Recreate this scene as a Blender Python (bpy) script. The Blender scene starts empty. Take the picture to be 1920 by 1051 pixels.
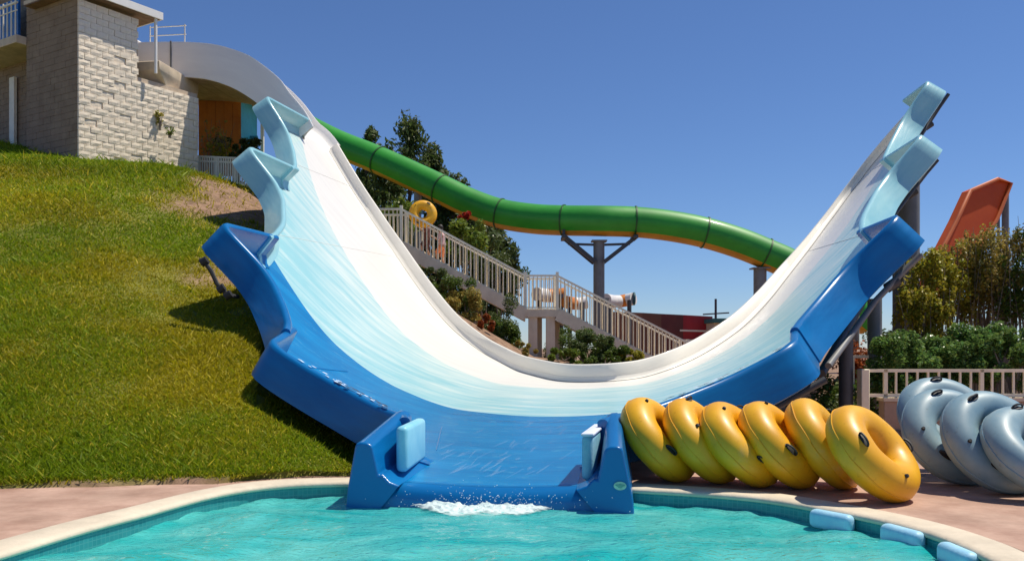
import bpy, bmesh, math, random
import numpy as np
from mathutils import Vector, Matrix
random.seed(7); RNG = np.random.default_rng(11)
SC = bpy.context.scene
COL = SC.collection

# ------------------------------------------------------------------ camera, sky, sun, exposure
CAMZ, FPX, HOR = 1.6, 1663.0, 650.0          # eye height over the water, focal length and horizon row of the photo
cam = bpy.data.cameras.new('camera'); camo = bpy.data.objects.new('camera', cam); COL.objects.link(camo)
camo.location = (0, 0, CAMZ); camo.rotation_euler = (math.radians(90), 0, 0)
cam.sensor_width = 36; cam.lens = 36 * FPX / 1920; cam.shift_y = (HOR - 525.5) / 1920
cam.clip_start = .1; cam.clip_end = 6000
SC.camera = camo

SUN = Vector((.42, .12, .90)).normalized()
w = bpy.data.worlds.new('World'); SC.world = w; w.use_nodes = True
wt = w.node_tree; bgn = wt.nodes['Background']
sky = wt.nodes.new('ShaderNodeTexSky'); sky.sky_type = 'NISHITA'; sky.sun_disc = False
sky.sun_elevation = math.asin(SUN.z); sky.sun_rotation = math.atan2(SUN.x, SUN.y)
sky.altitude = 900; sky.air_density = 1.0; sky.dust_density = .12; sky.ozone_density = 9.0
tn = wt.nodes.new('ShaderNodeMixRGB'); tn.blend_type = 'MULTIPLY'; tn.inputs[0].default_value = 1; tn.inputs[2].default_value = (.82, .85, .95, 1)
wt.links.new(sky.outputs[0], tn.inputs[1]); wt.links.new(tn.outputs[0], bgn.inputs[0]); bgn.inputs[1].default_value = .10
sl = bpy.data.lights.new('sun', 'SUN'); sl.energy = 4.5; sl.angle = math.radians(.53); sl.color = (1, .925, .78)
slo = bpy.data.objects.new('sun', sl); COL.objects.link(slo)
slo.rotation_euler = SUN.to_track_quat('Z', 'Y').to_euler(); slo.location = (20, 10, 40)
SC.view_settings.view_transform = 'Standard'; SC.view_settings.look = 'None'
SC.view_settings.exposure = 0.18; SC.view_settings.gamma = 1.0
SC.render.engine = 'CYCLES'
SC.cycles.max_bounces = 8; SC.cycles.transparent_max_bounces = 12
SC.cycles.use_denoising = True

def P(x, y, Y):                                # a point seen in the photo at row/column x,y, standing Y metres away
    return Vector(((x - 960) / FPX * Y, Y, CAMZ + (HOR - y) / FPX * Y))

# ------------------------------------------------------------------ helpers
def tag(o, label=None, cat=None, group=None, kind=None):
    if label: o['label'] = label
    if cat: o['category'] = cat
    if group: o['group'] = group
    if kind: o['kind'] = kind
    return o
def empty(name, loc, label=None, cat=None, group=None, rz=0):
    o = bpy.data.objects.new(name, None); COL.objects.link(o); o.location = loc; o.rotation_euler = (0, 0, rz)
    o.empty_display_size = .2
    return tag(o, label, cat, group)
def fast(name, V, Fc, uv=None, col=None):      # numpy arrays -> mesh
    V = np.asarray(V, dtype=np.float32); Fc = np.asarray(Fc, dtype=np.int32)
    me = bpy.data.meshes.new(name); k = Fc.shape[1]
    me.vertices.add(len(V)); me.vertices.foreach_set('co', V.ravel())
    me.loops.add(Fc.size); me.loops.foreach_set('vertex_index', Fc.ravel())
    me.polygons.add(len(Fc)); me.polygons.foreach_set('loop_start', np.arange(0, Fc.size, k, dtype=np.int32))
    me.update(calc_edges=True)
    if uv is not None:
        l = me.uv_layers.new(name='UVMap'); l.data.foreach_set('uv', np.asarray(uv, np.float32)[Fc.ravel()].ravel())
    if col is not None:
        a = me.color_attributes.new('tint', 'FLOAT_COLOR', 'POINT'); a.data.foreach_set('color', np.asarray(col, np.float32).ravel())
    return me
def link(name, me, mat, parent=None, smooth=False):
    o = bpy.data.objects.new(name, me); COL.objects.link(o)
    if mat is not None and not me.materials: me.materials.append(mat)
    if smooth: me.polygons.foreach_set('use_smooth', [True] * len(me.polygons))
    if parent is not None:
        o.parent = parent
        pm = parent.matrix_world if False else wm(parent)
        o.matrix_parent_inverse = pm.inverted()
    return o
def wm(o):                                     # world matrix without a depsgraph update
    m = o.matrix_basis.copy()
    if o.parent: m = wm(o.parent) @ o.matrix_parent_inverse @ m
    return m
class MB:
    def __init__(s): s.v = []; s.f = []
    def add(s, vs, fs):
        n = len(s.v); s.v += [tuple(v) for v in vs]; s.f += [tuple(i + n for i in f) for f in fs]; return s
    def box(s, c, d, ax=None):
        c = Vector(c); ax = ax or (Vector((1, 0, 0)), Vector((0, 1, 0)), Vector((0, 0, 1)))
        vs = [c + ax[0] * (d[0] / 2 * i) + ax[1] * (d[1] / 2 * j) + ax[2] * (d[2] / 2 * k) for k in (-1, 1) for j in (-1, 1) for i in (-1, 1)]
        return s.add(vs, [(0, 2, 3, 1), (4, 5, 7, 6), (0, 1, 5, 4), (2, 6, 7, 3), (0, 4, 6, 2), (1, 3, 7, 5)])
    def bar(s, a, b, wd, hd, up=Vector((0, 0, 1))):
        a = Vector(a); b = Vector(b); d = (b - a); L = d.length; d.normalize()
        x = d.cross(up)
        if x.length < 1e-3: x = d.cross(Vector((0, 1, 0)))
        x.normalize(); z = x.cross(d)
        return s.box((a + b) / 2, (L, wd, hd), (d, x, z))
    def tube(s, pts, r, n=10, cap=True):
        pts = [Vector(p) for p in pts]; rs = r if isinstance(r, (list, tuple)) else [r] * len(pts)
        rings = []; ref = None
        for i, p in enumerate(pts):
            t = (pts[min(i + 1, len(pts) - 1)] - pts[max(i - 1, 0)]).normalized()
            if ref is None: ref = Vector((0, 0, 1)) if abs(t.z) < .9 else Vector((1, 0, 0))
            x = t.cross(ref).normalized(); y = x.cross(t).normalized(); ref = y
            rings.append([p + (x * math.cos(2 * math.pi * k / n) + y * math.sin(2 * math.pi * k / n)) * rs[i] for k in range(n)])
        vs = [v for r_ in rings for v in r_]; fs = []
        for i in range(len(pts) - 1):
            for k in range(n): fs.append((i * n + k, i * n + (k + 1) % n, (i + 1) * n + (k + 1) % n, (i + 1) * n + k))
        if cap: fs += [tuple(range(n))[::-1], tuple(range((len(pts) - 1) * n, len(pts) * n))]
        return s.add(vs, fs)
    def mesh(s, name):
        me = bpy.data.meshes.new(name); me.from_pydata(s.v, [], s.f); me.update(); return me
    def build(s, name, mat, parent=None, smooth=False, bevel=0, seg=2):
        me = s.mesh(name)
        if bevel:
            bm = bmesh.new(); bm.from_mesh(me)
            bmesh.ops.bevel(bm, geom=bm.edges[:], offset=bevel, segments=seg, profile=.5, affect='EDGES'); bm.to_mesh(me); bm.free()
        o = link(name, me, mat, parent, smooth or bool(bevel and seg > 1))
        if smooth or bevel:
            try: me.set_sharp_from_angle(angle=math.radians(40))
            except Exception: pass
        return o

# ------------------------------------------------------------------ materials
def nd(t, typ, **kw):
    n = t.nodes.new(typ)
    for k, v in kw.items(): setattr(n, k, v)
    return n
def mat(name, col, rough=.5, var=.12, scale=3.0, bump=0, bscale=40, spec=.5, metal=0, coat=0, col2=None, stretch=(1, 1, 1), grime=0, trans=0):
    m = bpy.data.materials.new(name); m.use_nodes = True; t = m.node_tree; b = t.nodes['Principled BSDF']
    L = t.links.new
    tc = nd(t, 'ShaderNodeTexCoord'); mp = nd(t, 'ShaderNodeMapping'); mp.inputs['Scale'].default_value = stretch
    L(tc.outputs['Object'], mp.inputs[0])
    n = nd(t, 'ShaderNodeTexNoise'); n.inputs['Scale'].default_value = scale; n.inputs['Detail'].default_value = 7; n.inputs['Roughness'].default_value = .62
    L(mp.outputs[0], n.inputs['Vector'])
    r = nd(t, 'ShaderNodeValToRGB'); r.color_ramp.elements[0].position = .32; r.color_ramp.elements[1].position = .68
    c2 = col2 or tuple(min(1, c * (1 + var)) for c in col); c1 = col if col2 else tuple(c * (1 - var) for c in col)
    r.color_ramp.elements[0].color = (*c1, 1); r.color_ramp.elements[1].color = (*c2, 1)
    L(n.outputs[0], r.inputs[0]); out = r.outputs[0]
    if grime:
        n2 = nd(t, 'ShaderNodeTexNoise'); n2.inputs['Scale'].default_value = scale * .37; n2.inputs['Detail'].default_value = 9; n2.inputs['Roughness'].default_value = .7
        mp2 = nd(t, 'ShaderNodeMapping'); mp2.inputs['Scale'].default_value = (1, 1, .35); L(tc.outputs['Object'], mp2.inputs[0]); L(mp2.outputs[0], n2.inputs['Vector'])
        r2 = nd(t, 'ShaderNodeValToRGB'); r2.color_ramp.elements[0].position = .45; r2.color_ramp.elements[1].position = .75
        r2.color_ramp.elements[0].color = (0, 0, 0, 1); r2.color_ramp.elements[1].color = (grime, grime, grime, 1); L(n2.outputs[0], r2.inputs[0])
        mx = nd(t, 'ShaderNodeMixRGB'); mx.inputs[2].default_value = (.16, .13, .09, 1); L(r2.outputs[0], mx.inputs[0]); L(out, mx.inputs[1]); out = mx.outputs[0]
    L(out, b.inputs['Base Color'])
    b.inputs['Roughness'].default_value = rough; b.inputs['Metallic'].default_value = metal
    b.inputs['Specular IOR Level'].default_value = spec; b.inputs['Coat Weight'].default_value = coat; b.inputs['Coat Roughness'].default_value = .12
    if bump:
        n3 = nd(t, 'ShaderNodeTexNoise'); n3.inputs['Scale'].default_value = bscale; n3.inputs['Detail'].default_value = 5
        L(mp.outputs[0], n3.inputs['Vector'])
        bp = nd(t, 'ShaderNodeBump'); bp.inputs['Strength'].default_value = bump; bp.inputs['Distance'].default_value = .02
        L(n3.outputs[0], bp.inputs['Height']); L(bp.outputs[0], b.inputs['Normal'])
    return m
def leafmat(name, col, var=.35, trans=.35, rough=.45):
    m = bpy.data.materials.new(name); m.use_nodes = True; t = m.node_tree; L = t.links.new
    b = t.nodes['Principled BSDF']; a = nd(t, 'ShaderNodeAttribute', attribute_name='tint')
    mx = nd(t, 'ShaderNodeMixRGB', blend_type='MULTIPLY'); mx.inputs[0].default_value = 1; mx.inputs[1].default_value = (*col, 1)
    L(a.outputs[0], mx.inputs[2]); L(mx.outputs[0], b.inputs['Base Color']); b.inputs['Roughness'].default_value = rough
    b.inputs['Specular IOR Level'].default_value = .3
    tr = nd(t, 'ShaderNodeBsdfTranslucent'); L(mx.outputs[0], tr.inputs[0])
    ms = nd(t, 'ShaderNodeMixShader'); ms.inputs[0].default_value = trans; L(b.outputs[0], ms.inputs[1]); L(tr.outputs[0], ms.inputs[2])
    L(ms.outputs[0], t.nodes['Material Output'].inputs[0])
    return m
M = {}
M['white_metal'] = mat('white_metal', (.90, .83, .66), .45, .08, 4, grime=.2)
M['beige_metal'] = mat('beige_metal', (.88, .77, .56), .5, .08, 4, grime=.22)
M['steel'] = mat('steel', (.17, .175, .18), .5, .15, 3, grime=.3)
M['dark_steel'] = mat('dark_steel', (.05, .052, .058), .5, .2, 3)
M['black_rubber'] = mat('black_rubber', (.018, .018, .02), .6, .2, 6)
M['concrete'] = mat('concrete', (.52, .41, .29), .85, .16, 2.5, .35, 30, grime=.45)
M['pale_concrete'] = mat('pale_concrete', (.66, .54, .40), .85, .14, 2.5, .3, 30, grime=.4)
M['cream_concrete'] = mat('cream_concrete', (.74, .63, .48), .8, .1, 2.5, .25, 30, col2=(.84, .73, .57), grime=.3)
M['pvc'] = mat('pvc', (.78, .76, .72), .35, .05, 4)

# ------------------------------------------------------------------ the slide's riding surface as a function (s across, v along, metres)
TH = math.radians(8.0); PC = -1.491; V0 = 8.6; SLP = .05
CX, CY = math.cos(TH), -math.sin(TH); AX, AY = math.sin(TH), math.cos(TH)
KS = np.array([0, 1.4, 2.5, 3.96, 5.85, 8.15, 9.84, 12]); KZ = np.array([0, .07, .34, 1.05, 2.72, 5.2, 7.55, 10.9])
def pchip(x, y, m0=0.0):
    h = np.diff(x); d = np.diff(y) / h; m = np.zeros(len(x))
    for i in range(1, len(x) - 1):
        w1 = 2 * h[i] + h[i - 1]; w2 = h[i] + 2 * h[i - 1]
        m[i] = (w1 + w2) / (w1 / d[i - 1] + w2 / d[i]) if d[i - 1] * d[i] > 0 else 0
    m[0] = m0; m[-1] = d[-1]
    def f(q):
        q = np.asarray(q, float); i = np.clip(np.searchsorted(x, q) - 1, 0, len(x) - 2); t = (q - x[i]) / h[i]
        return (2*t**3-3*t**2+1)*y[i] + (t**3-2*t**2+t)*h[i]*m[i] + (-2*t**3+3*t**2)*y[i+1] + (t**3-t**2)*h[i]*m[i+1]
    return f
def sstep(a, b, x): t = np.clip((x - a) / (b - a), 0, 1); return t * t * (3 - 2 * t)
_Z = pchip(KS, KZ)
def ZS(s): return _Z(np.abs(s))
def W3(s, v, z): return np.stack([(PC + s) * CX + v * AX, (PC + s) * CY + v * AY, z + 0 * s], -1)
def surf(s, v, off=0.0):                       # world point, off metres along the surface normal; returns point, normal
    s = np.asarray(s, float); v = np.asarray(v, float); s, v = np.broadcast_arrays(s, v)
    s = s - .022 * s * np.where(s > 0, sstep(3.0, 7.5, s), 0)    # the right wing is a little lower than the left
    sl_ = (ZS(s + .02) - ZS(s - .02)) / .04
    n = np.stack([-sl_ * CX - SLP * AX, -sl_ * CY - SLP * AY, np.ones_like(s)], -1); n /= np.linalg.norm(n, axis=-1, keepdims=True)
    p = W3(s, v, .15 + ZS(s) + SLP * (v - V0)) + n * np.asarray(off)[..., None] if np.ndim(off) else W3(s, v, .15 + ZS(s) + SLP * (v - V0)) + n * off
    return p, n
def to_sv(X, Y): return X * CX + Y * CY - PC, X * AX + Y * AY
# front edge (teeth) and rear edge in slide coordinates
FRONT = {0: ([0, 1.42], [8.98, 8.98]), 4: ([1.42, 1.95, 2.7, 3.62, 3.85], [10.3, 10.78, 11.3, 11.6, 12.3]),
         3: ([3.85, 4.4, 4.9, 5.25, 5.9], [12.75, 13.65, 14.3, 14.56, 14.6]),
         2: ([5.9, 6.3, 7.05, 7.5, 8.15], [16.6, 18.1, 19.85, 20.4, 20.5]),
         1: ([8.15, 8.66, 9.15, 9.45, 9.95], [23.2, 24.4, 25.2, 25.45, 25.5])}
BL = [0, 1.42, 3.85, 5.9, 8.15, 9.95]; BK = [0, 4, 3, 2, 1]
def vfront(s):
    a = abs(s)
    for k, (lo, hi) in zip(BK, zip(BL[:-1], BL[1:])):
        if a <= hi: return float(np.interp(a, *FRONT[k]))
    return 26.0
RR = ([0, 1, 2.3, 3.5, 4.3, 5.1, 5.9, 7.4, 8.3, 9, 9.5, 10], [21, 20.9, 21.6, 22.8, 23.6, 24.6, 26, 28.4, 29.4, 29.6, 29.1, 27.7])
RL = ([0, .33, 1.2, 2.2, 3.3, 4.5, 5.6, 6.8, 8.1, 9.4, 10.2], [21, 21.2, 22.6, 24.2, 25.6, 27, 28.2, 29.8, 31, 31.6, 32])
def vrear(s):
    s = np.asarray(s, float); return np.where(s >= 0, np.interp(np.abs(s), *RR), np.interp(np.abs(s), *RL))

# ------------------------------------------------------------------ terrain
POOL = []                                       # inner outline of the pool, clockwise from the far left
ctrl = [(-2.6, 9.45), (-1.9, 9.68), (-.6, 9.62), (.6, 9.42), (1.26, 9.27), (2.33, 8.79), (2.91, 8.07), (3.27, 7.35), (3.38, 6.65), (3.34, 6.0), (3.2, 4.5), (2.8, 2.8), (1.6, 1.6), (-.6, 1.2), (-2.8, 1.7), (-3.9, 3.2), (-4.0, 4.8), (-3.72, 6.1), (-3.5, 7.2), (-3.28, 7.94), (-3.0, 8.9)]
nC = len(ctrl)
for i in range(nC):                             # closed Catmull-Rom
    p0, p1, p2, p3 = [np.array(ctrl[(i + k - 1) % nC]) for k in range(4)]
    for t in np.linspace(0, 1, 10, endpoint=False):
        POOL.append(.5 * ((2 * p1) + (-p0 + p2) * t + (2*p0 - 5*p1 + 4*p2 - p3) * t*t + (-p0 + 3*p1 - 3*p2 + p3) * t**3))
POOL = np.array(POOL); PCEN = np.array([-.2, 5.6])
_pang = np.unwrap(np.arctan2(POOL[:, 1] - PCEN[1], POOL[:, 0] - PCEN[0])); _prad = np.linalg.norm(POOL - PCEN, axis=1)
_o = np.argsort(_pang % (2 * np.pi)); _pa = (_pang % (2 * np.pi))[_o]; _pr = _prad[_o]
def pool_r(ang): return np.interp(ang % (2 * np.pi), np.r_[_pa[-1] - 2*np.pi, _pa, _pa[0] + 2*np.pi], np.r_[_pr[-1], _pr, _pr[0]])
def vnoise(X, Y, sc, seed):
    r = np.random.default_rng(seed); T = r.random((64, 64)); x = X / sc; y = Y / sc
    xi = np.floor(x).astype(int); yi = np.floor(y).astype(int); fx = x - xi; fy = y - yi; fx = fx*fx*(3-2*fx); fy = fy*fy*(3-2*fy)
    g = lambda a, b: T[a % 64, b % 64]
    return (g(xi, yi)*(1-fx)+g(xi+1, yi)*fx)*(1-fy)+(g(xi, yi+1)*(1-fx)+g(xi+1, yi+1)*fx)*fy - .5
PX = [-40, -20, -17, -13.2, -10.6, -8.5, -7, -4.4, -2, .8, 4.8, 9, 40]; PZ = [9.6, 9, 8.55, 7.55, 7.25, 6.7, 6.0, 4.4, 2.8, 1.2, .7, .5, .45]
def toe(X): return np.interp(X, [-30, -5.4, -3.2, -2.7, -1.9, 0], [9.0, 9.22, 9.58, 9.72, 9.97, 9.97])
def height(X, Y):
    X = np.asarray(X, float); Y = np.asarray(Y, float)
    f = np.interp(X, [-14, -10, -7, -5.2, -3.4, -1.8], [.43, .425, .36, .30, .275, .235])
    d = Y - toe(X)
    ramp = .15 + f * d + .10 * (vnoise(X, Y, 2.6, 1)) * sstep(0, 2, d) + .22 * vnoise(X, Y, 6.5, 2) * sstep(.5, 5, d)
    plat = np.interp(X, PX, PZ) + .2 * vnoise(X, Y, 4, 3) - .012 * np.maximum(0, Y - 34)
    k = .5; h = -k * np.log(np.exp(-np.minimum(ramp, 40) / k) + np.exp(-plat / k))
    # right of the chute the hill stops: paved deck, then planting beds
    right = sstep(-1.5, -1.0, X)
    bed = np.where(Y > 13.9, .28 + .05 * (Y - 14), -.1); bed = np.minimum(bed, np.maximum(plat, .28))
    bed = np.where((Y > 15) & (X < 8), np.minimum(np.interp(Y, [15, 24, 30], [.28, .45, 1]) * np.maximum(plat, .3), np.maximum(plat, .3)), bed)
    hh = h * (1 - right) + bed * right
    hh = np.where(d < 0, np.where(X < -1.0, np.minimum(hh, .15 + d * 3), hh), hh)
    hh = np.maximum(hh, -.12)
    # keep clear of the slide
    s, v = to_sv(X, Y)
    a = np.clip(np.abs(s), 0, 10.2); vf = np.vectorize(vfront)(a); vr = vrear(np.clip(s, -10.2, 10.2))
    lim = .15 + ZS(a) + SLP * (v - V0) - .36 + .5 * np.maximum(0, vf - .25 - v) + .8 * np.maximum(0, v - vr - .5) + 3 * np.maximum(0, np.abs(s) - 10.2)
    hh = np.minimum(hh, np.maximum(lim, np.where((X < -.9) & (d > 0), .145, -.12)))
    # the pool's pit
    dx = X - PCEN[0]; dy = Y - PCEN[1]; rr = np.hypot(dx, dy)
    return np.where(rr < pool_r(np.arctan2(dy, dx)) + .45, -2.0, hh)
gx = np.r_[np.linspace(-400, -40, 10)[:-1], np.linspace(-40, -16, 25)[:-1], np.linspace(-16, 8, 121)[:-1], np.linspace(8, 40, 41)[:-1], np.linspace(40, 400, 10)]
gy = np.r_[np.linspace(-60, 0, 13)[:-1], np.linspace(0, 34, 171)[:-1], np.linspace(34, 80, 47)[:-1], np.linspace(80, 700, 12)]
GX, GY = np.meshgrid(gx, gy); GZ = height(GX, GY)
far = sstep(60, 140, np.hypot(GX, GY)); GZ = GZ * (1 - far) + far * .3
def dirt_mask(X, Y):
    n1 = vnoise(X, Y, .9, 5) + .5 * vnoise(X, Y, .35, 6)
    d = 1.15 * np.exp(-(((X + 7.4) / 1.7) ** 2 + ((Y - 24.5) / 4.2) ** 2)) + .75 * np.exp(-(((X + 6.1) / .8) ** 2 + ((Y - 18.0) / 1.3) ** 2))
    d = np.maximum(d, sstep(-5.5, -4, X) * sstep(22, 25, Y) * 1.2)
    d = np.maximum(d, sstep(-1.45, -1.0, X) * 1.2)
    d = np.maximum(d, sstep(.25, .05, Y - toe(X)) * .62)
    return np.clip((d + .45 * n1 - .35) * 2.2, 0, 1)
DM = dirt_mask(GX, GY); nY, nX = GX.shape
idx = np.arange(nX * nY).reshape(nY, nX)
FQ = np.stack([idx[:-1, :-1].ravel(), idx[:-1, 1:].ravel(), idx[1:, 1:].ravel(), idx[1:, :-1].ravel()], 1)
gme = fast('ground', np.stack([GX.ravel(), GY.ravel(), GZ.ravel()], 1), FQ, col=np.stack([DM.ravel()] * 3 + [np.ones(DM.size)], 1))
gm = bpy.data.materials.new('ground_soil_and_turf'); gm.use_nodes = True; t = gm.node_tree; b = t.nodes['Principled BSDF']
at_ = nd(t, 'ShaderNodeAttribute', attribute_name='tint'); tc = nd(t, 'ShaderNodeTexCoord')
n1 = nd(t, 'ShaderNodeTexNoise'); n1.inputs['Scale'].default_value = 1.3; n1.inputs['Detail'].default_value = 9; t.links.new(tc.outputs['Object'], n1.inputs['Vector'])
r1 = nd(t, 'ShaderNodeValToRGB'); r1.color_ramp.elements[0].color = (.13, .14, .015, 1); r1.color_ramp.elements[1].color = (.24, .22, .03, 1); r1.color_ramp.elements[0].position = .35; r1.color_ramp.elements[1].position = .7
t.links.new(n1.outputs[0], r1.inputs[0])
n2 = nd(t, 'ShaderNodeTexNoise'); n2.inputs['Scale'].default_value = 4; n2.inputs['Detail'].default_value = 9; n2.inputs['Roughness'].default_value = .7; t.links.new(tc.outputs['Object'], n2.inputs['Vector'])
r2 = nd(t, 'ShaderNodeValToRGB'); r2.color_ramp.elements[0].color = (.12, .065, .038, 1); r2.color_ramp.elements[1].color = (.40, .25, .16, 1); r2.color_ramp.elements[0].position = .3; r2.color_ramp.elements[1].position = .72
t.links.new(n2.outputs[0], r2.inputs[0])
mx = nd(t, 'ShaderNodeMixRGB'); t.links.new(at_.outputs[0], mx.inputs[0]); t.links.new(r1.outputs[0], mx.inputs[1]); t.links.new(r2.outputs[0], mx.inputs[2]); t.links.new(mx.outputs[0], b.inputs['Base Color'])
b.inputs['Roughness'].default_value = .95
bp = nd(t, 'ShaderNodeBump'); bp.inputs['Strength'].default_value = .7; bp.inputs['Distance'].default_value = .06; t.links.new(n2.outputs[0], bp.inputs['Height']); t.links.new(bp.outputs[0], b.inputs['Normal'])
ground = link('ground', gme, gm, None, True); tag(ground, kind='structure')

# lawn: real blades, thinner spread with distance, none on bare soil
def make_grass():
    N = 560000
    u = RNG.random(N); Y = 1 / (1 / 9.2 + u * (1 / 31.0 - 1 / 9.2)); X = -(.02 + RNG.random(N) * .70) * Y - .2
    h0 = height(X, Y); dm = dirt_mask(X, Y)
    s, v = to_sv(X, Y); a = np.clip(np.abs(s), 0, 10.2)
    keep = (h0 > .13) & (Y > toe(X) + .02 + .12 * RNG.random(N)) & (RNG.random(N) > dm * .95) & (X < -1.15)
    under = (np.abs(s) < 9.9) & (v > np.vectorize(vfront)(a) + .6)
    keep &= ~(under & (RNG.random(N) < .8))
    X, Y, h0, dm = X[keep], Y[keep], h0[keep], dm[keep]; n = len(X)
    lush = vnoise(X, Y, 1.7, 8) + .6 * vnoise(X, Y, .6, 9) + .5 * sstep(18, 27, Y)
    H = (.022 + .036 * RNG.random(n)) * (1 + .9 * np.clip(lush, -.5, 1)) * (.8 + .025 * Y) * np.where(RNG.random(n) < .05, 2.1, 1)
    Wd = (.005 + .006 * RNG.random(n)) * (.55 + .055 * Y)
    an = RNG.random(n) * 2 * np.pi; le = (.2 + RNG.random(n) * 1.3) * H; la = RNG.random(n) * 2 * np.pi
    B = np.stack([X, Y, h0 - .01], 1); sd = np.stack([np.cos(an), np.sin(an), 0 * an], 1) * Wd[:, None]
    ln = np.stack([np.cos(la) * le, np.sin(la) * le, H], 1)
    V = np.concatenate([B - sd, B + sd, B + ln * .55 + sd * .7 + np.array([0, 0, 1]) * (H * .1)[:, None], B + ln], 0)
    i = np.arange(n); Fc = np.concatenate([np.stack([i, i + n, i + 2*n], 1), np.stack([i, i + 2*n, i + 3*n], 1)], 0)
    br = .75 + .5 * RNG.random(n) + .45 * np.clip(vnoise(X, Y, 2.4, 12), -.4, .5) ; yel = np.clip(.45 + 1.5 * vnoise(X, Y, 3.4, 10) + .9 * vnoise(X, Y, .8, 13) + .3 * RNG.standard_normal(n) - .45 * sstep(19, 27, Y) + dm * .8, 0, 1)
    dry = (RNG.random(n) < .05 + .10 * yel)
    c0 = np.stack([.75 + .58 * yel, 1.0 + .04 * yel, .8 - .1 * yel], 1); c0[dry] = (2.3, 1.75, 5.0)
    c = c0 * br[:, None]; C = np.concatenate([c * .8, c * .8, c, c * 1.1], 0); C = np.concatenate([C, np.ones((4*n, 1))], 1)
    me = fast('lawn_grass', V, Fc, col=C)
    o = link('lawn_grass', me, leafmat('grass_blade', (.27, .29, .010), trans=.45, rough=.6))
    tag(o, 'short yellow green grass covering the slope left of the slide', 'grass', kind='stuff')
make_grass()

# ------------------------------------------------------------------ deck, coping, pool
DECKZ = .12
def ring_pts(off): 
    ang = np.linspace(0, 2*np.pi, 240, endpoint=False); r = pool_r(ang) + off
    return np.stack([PCEN[0] + r*np.cos(ang), PCEN[1] + r*np.sin(ang)], 1), ang
def rect_r(ang, x0, x1, y0, y1):
    c = np.cos(ang); s = np.sin(ang); r = np.full(ang.shape, 1e9)
    for e, d, o in ((x1, c, PCEN[0]), (x0, c, PCEN[0]), (y1, s, PCEN[1]), (y0, s, PCEN[1])):
        with np.errstate(divide='ignore', invalid='ignore'): q = (e - o) / d
        r = np.where((q > 0) & (q < r), q, r)
    return r
def strip(name, rings, m, closed=True, smooth=True):
    n = len(rings[0]); V = np.concatenate(rings, 0); Fc = []
    for i in range(len(rings) - 1):
        k = np.arange(n); k2 = (k + 1) % n
        Fc.append(np.stack([i*n + k, i*n + k2, (i+1)*n + k2, (i+1)*n + k], 1))
    return link(name, fast(name, V, np.concatenate(Fc)), m, None, smooth)
def ring3(off, z):
    p, _ = ring_pts(off); return np.c_[p, np.full(len(p), z)]
# deck
p, ang = ring_pts(.34); rr = rect_r(ang, -22, 24, -14, 13.95); r0 = np.linalg.norm(p - PCEN, axis=1)
rings = []
for f in (0, .05, .15, .3, .6, 1):
    r = r0 + (rr - r0) * f; rings.append(np.c_[PCEN[0] + r*np.cos(ang), PCEN[1] + r*np.sin(ang), np.full(len(r), DECKZ)])
dk = mat('stamped_concrete_deck', (.34, .195, .14), .8, .14, 2.2, .35, 14, col2=(.54, .355, .27), grime=.34)
deck = strip('pool_deck', rings, dk); tag(deck, kind='structure')
cp = mat('cream_coping', (.66, .57, .44), .75, .1, 3, .25, 25, grime=.3)
cop = strip('pool_coping', [ring3(.0, .075), ring3(-.02, .078), ring3(-.03, .1), ring3(-.01, .125), ring3(.03, .135), ring3(.28, .138), ring3(.31, .13), ring3(.33, .10)], cp); tag(cop, kind='structure')
# pool wall with mosaic tiles
tm = bpy.data.materials.new('pool_mosaic'); tm.use_nodes = True; t = tm.node_tree; b = t.nodes['Principled BSDF']
uvn = nd(t, 'ShaderNodeUVMap'); br = nd(t, 'ShaderNodeTexBrick'); br.offset = 0
br.inputs['Scale'].default_value = 1; br.inputs['Brick Width'].default_value = .05; br.inputs['Row Height'].default_value = .05; br.inputs['Mortar Size'].default_value = .004
br.inputs['Color1'].default_value = (.02, .22, .24, 1); br.inputs['Color2'].default_value = (.03, .27, .29, 1); br.inputs['Mortar'].default_value = (.06, .29, .30, 1)
t.links.new(uvn.outputs[0], br.inputs['Vector']); t.links.new(br.outputs[0], b.inputs['Base Color']); b.inputs['Roughness'].default_value = .25
prs = [ring3(0.0, z) for z in (.085, -.1, -.5, -1.35)]; n = len(prs[0])
arc = np.r_[0, np.cumsum(np.linalg.norm(np.diff(prs[0][:, :2], axis=0), axis=1))]
V = np.concatenate(prs); UV = np.concatenate([np.c_[arc, np.full(n, z)] for z in (.085, -.1, -.5, -1.35)]); k = np.arange(n - 1)
Fw = np.concatenate([np.stack([i*n+k, i*n+k+1, (i+1)*n+k+1, (i+1)*n+k], 1) for i in range(3)] + [np.array([[i*n+n-1, i*n, (i+1)*n, (i+1)*n+n-1] for i in range(3)])])
pw = link('pool_wall', fast('pool_wall', V, Fw, uv=UV), tm, None, True); tag(pw, kind='structure')
fm = MB(); pts = [(*q, -1.34) for q in ring_pts(.02)[0]]; fm.add(pts, [tuple(range(len(pts)))])
pf = fm.build('pool_floor', mat('pool_plaster', (.16, .62, .62), .6, .1, 2)); tag(pf, kind='structure')
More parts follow.
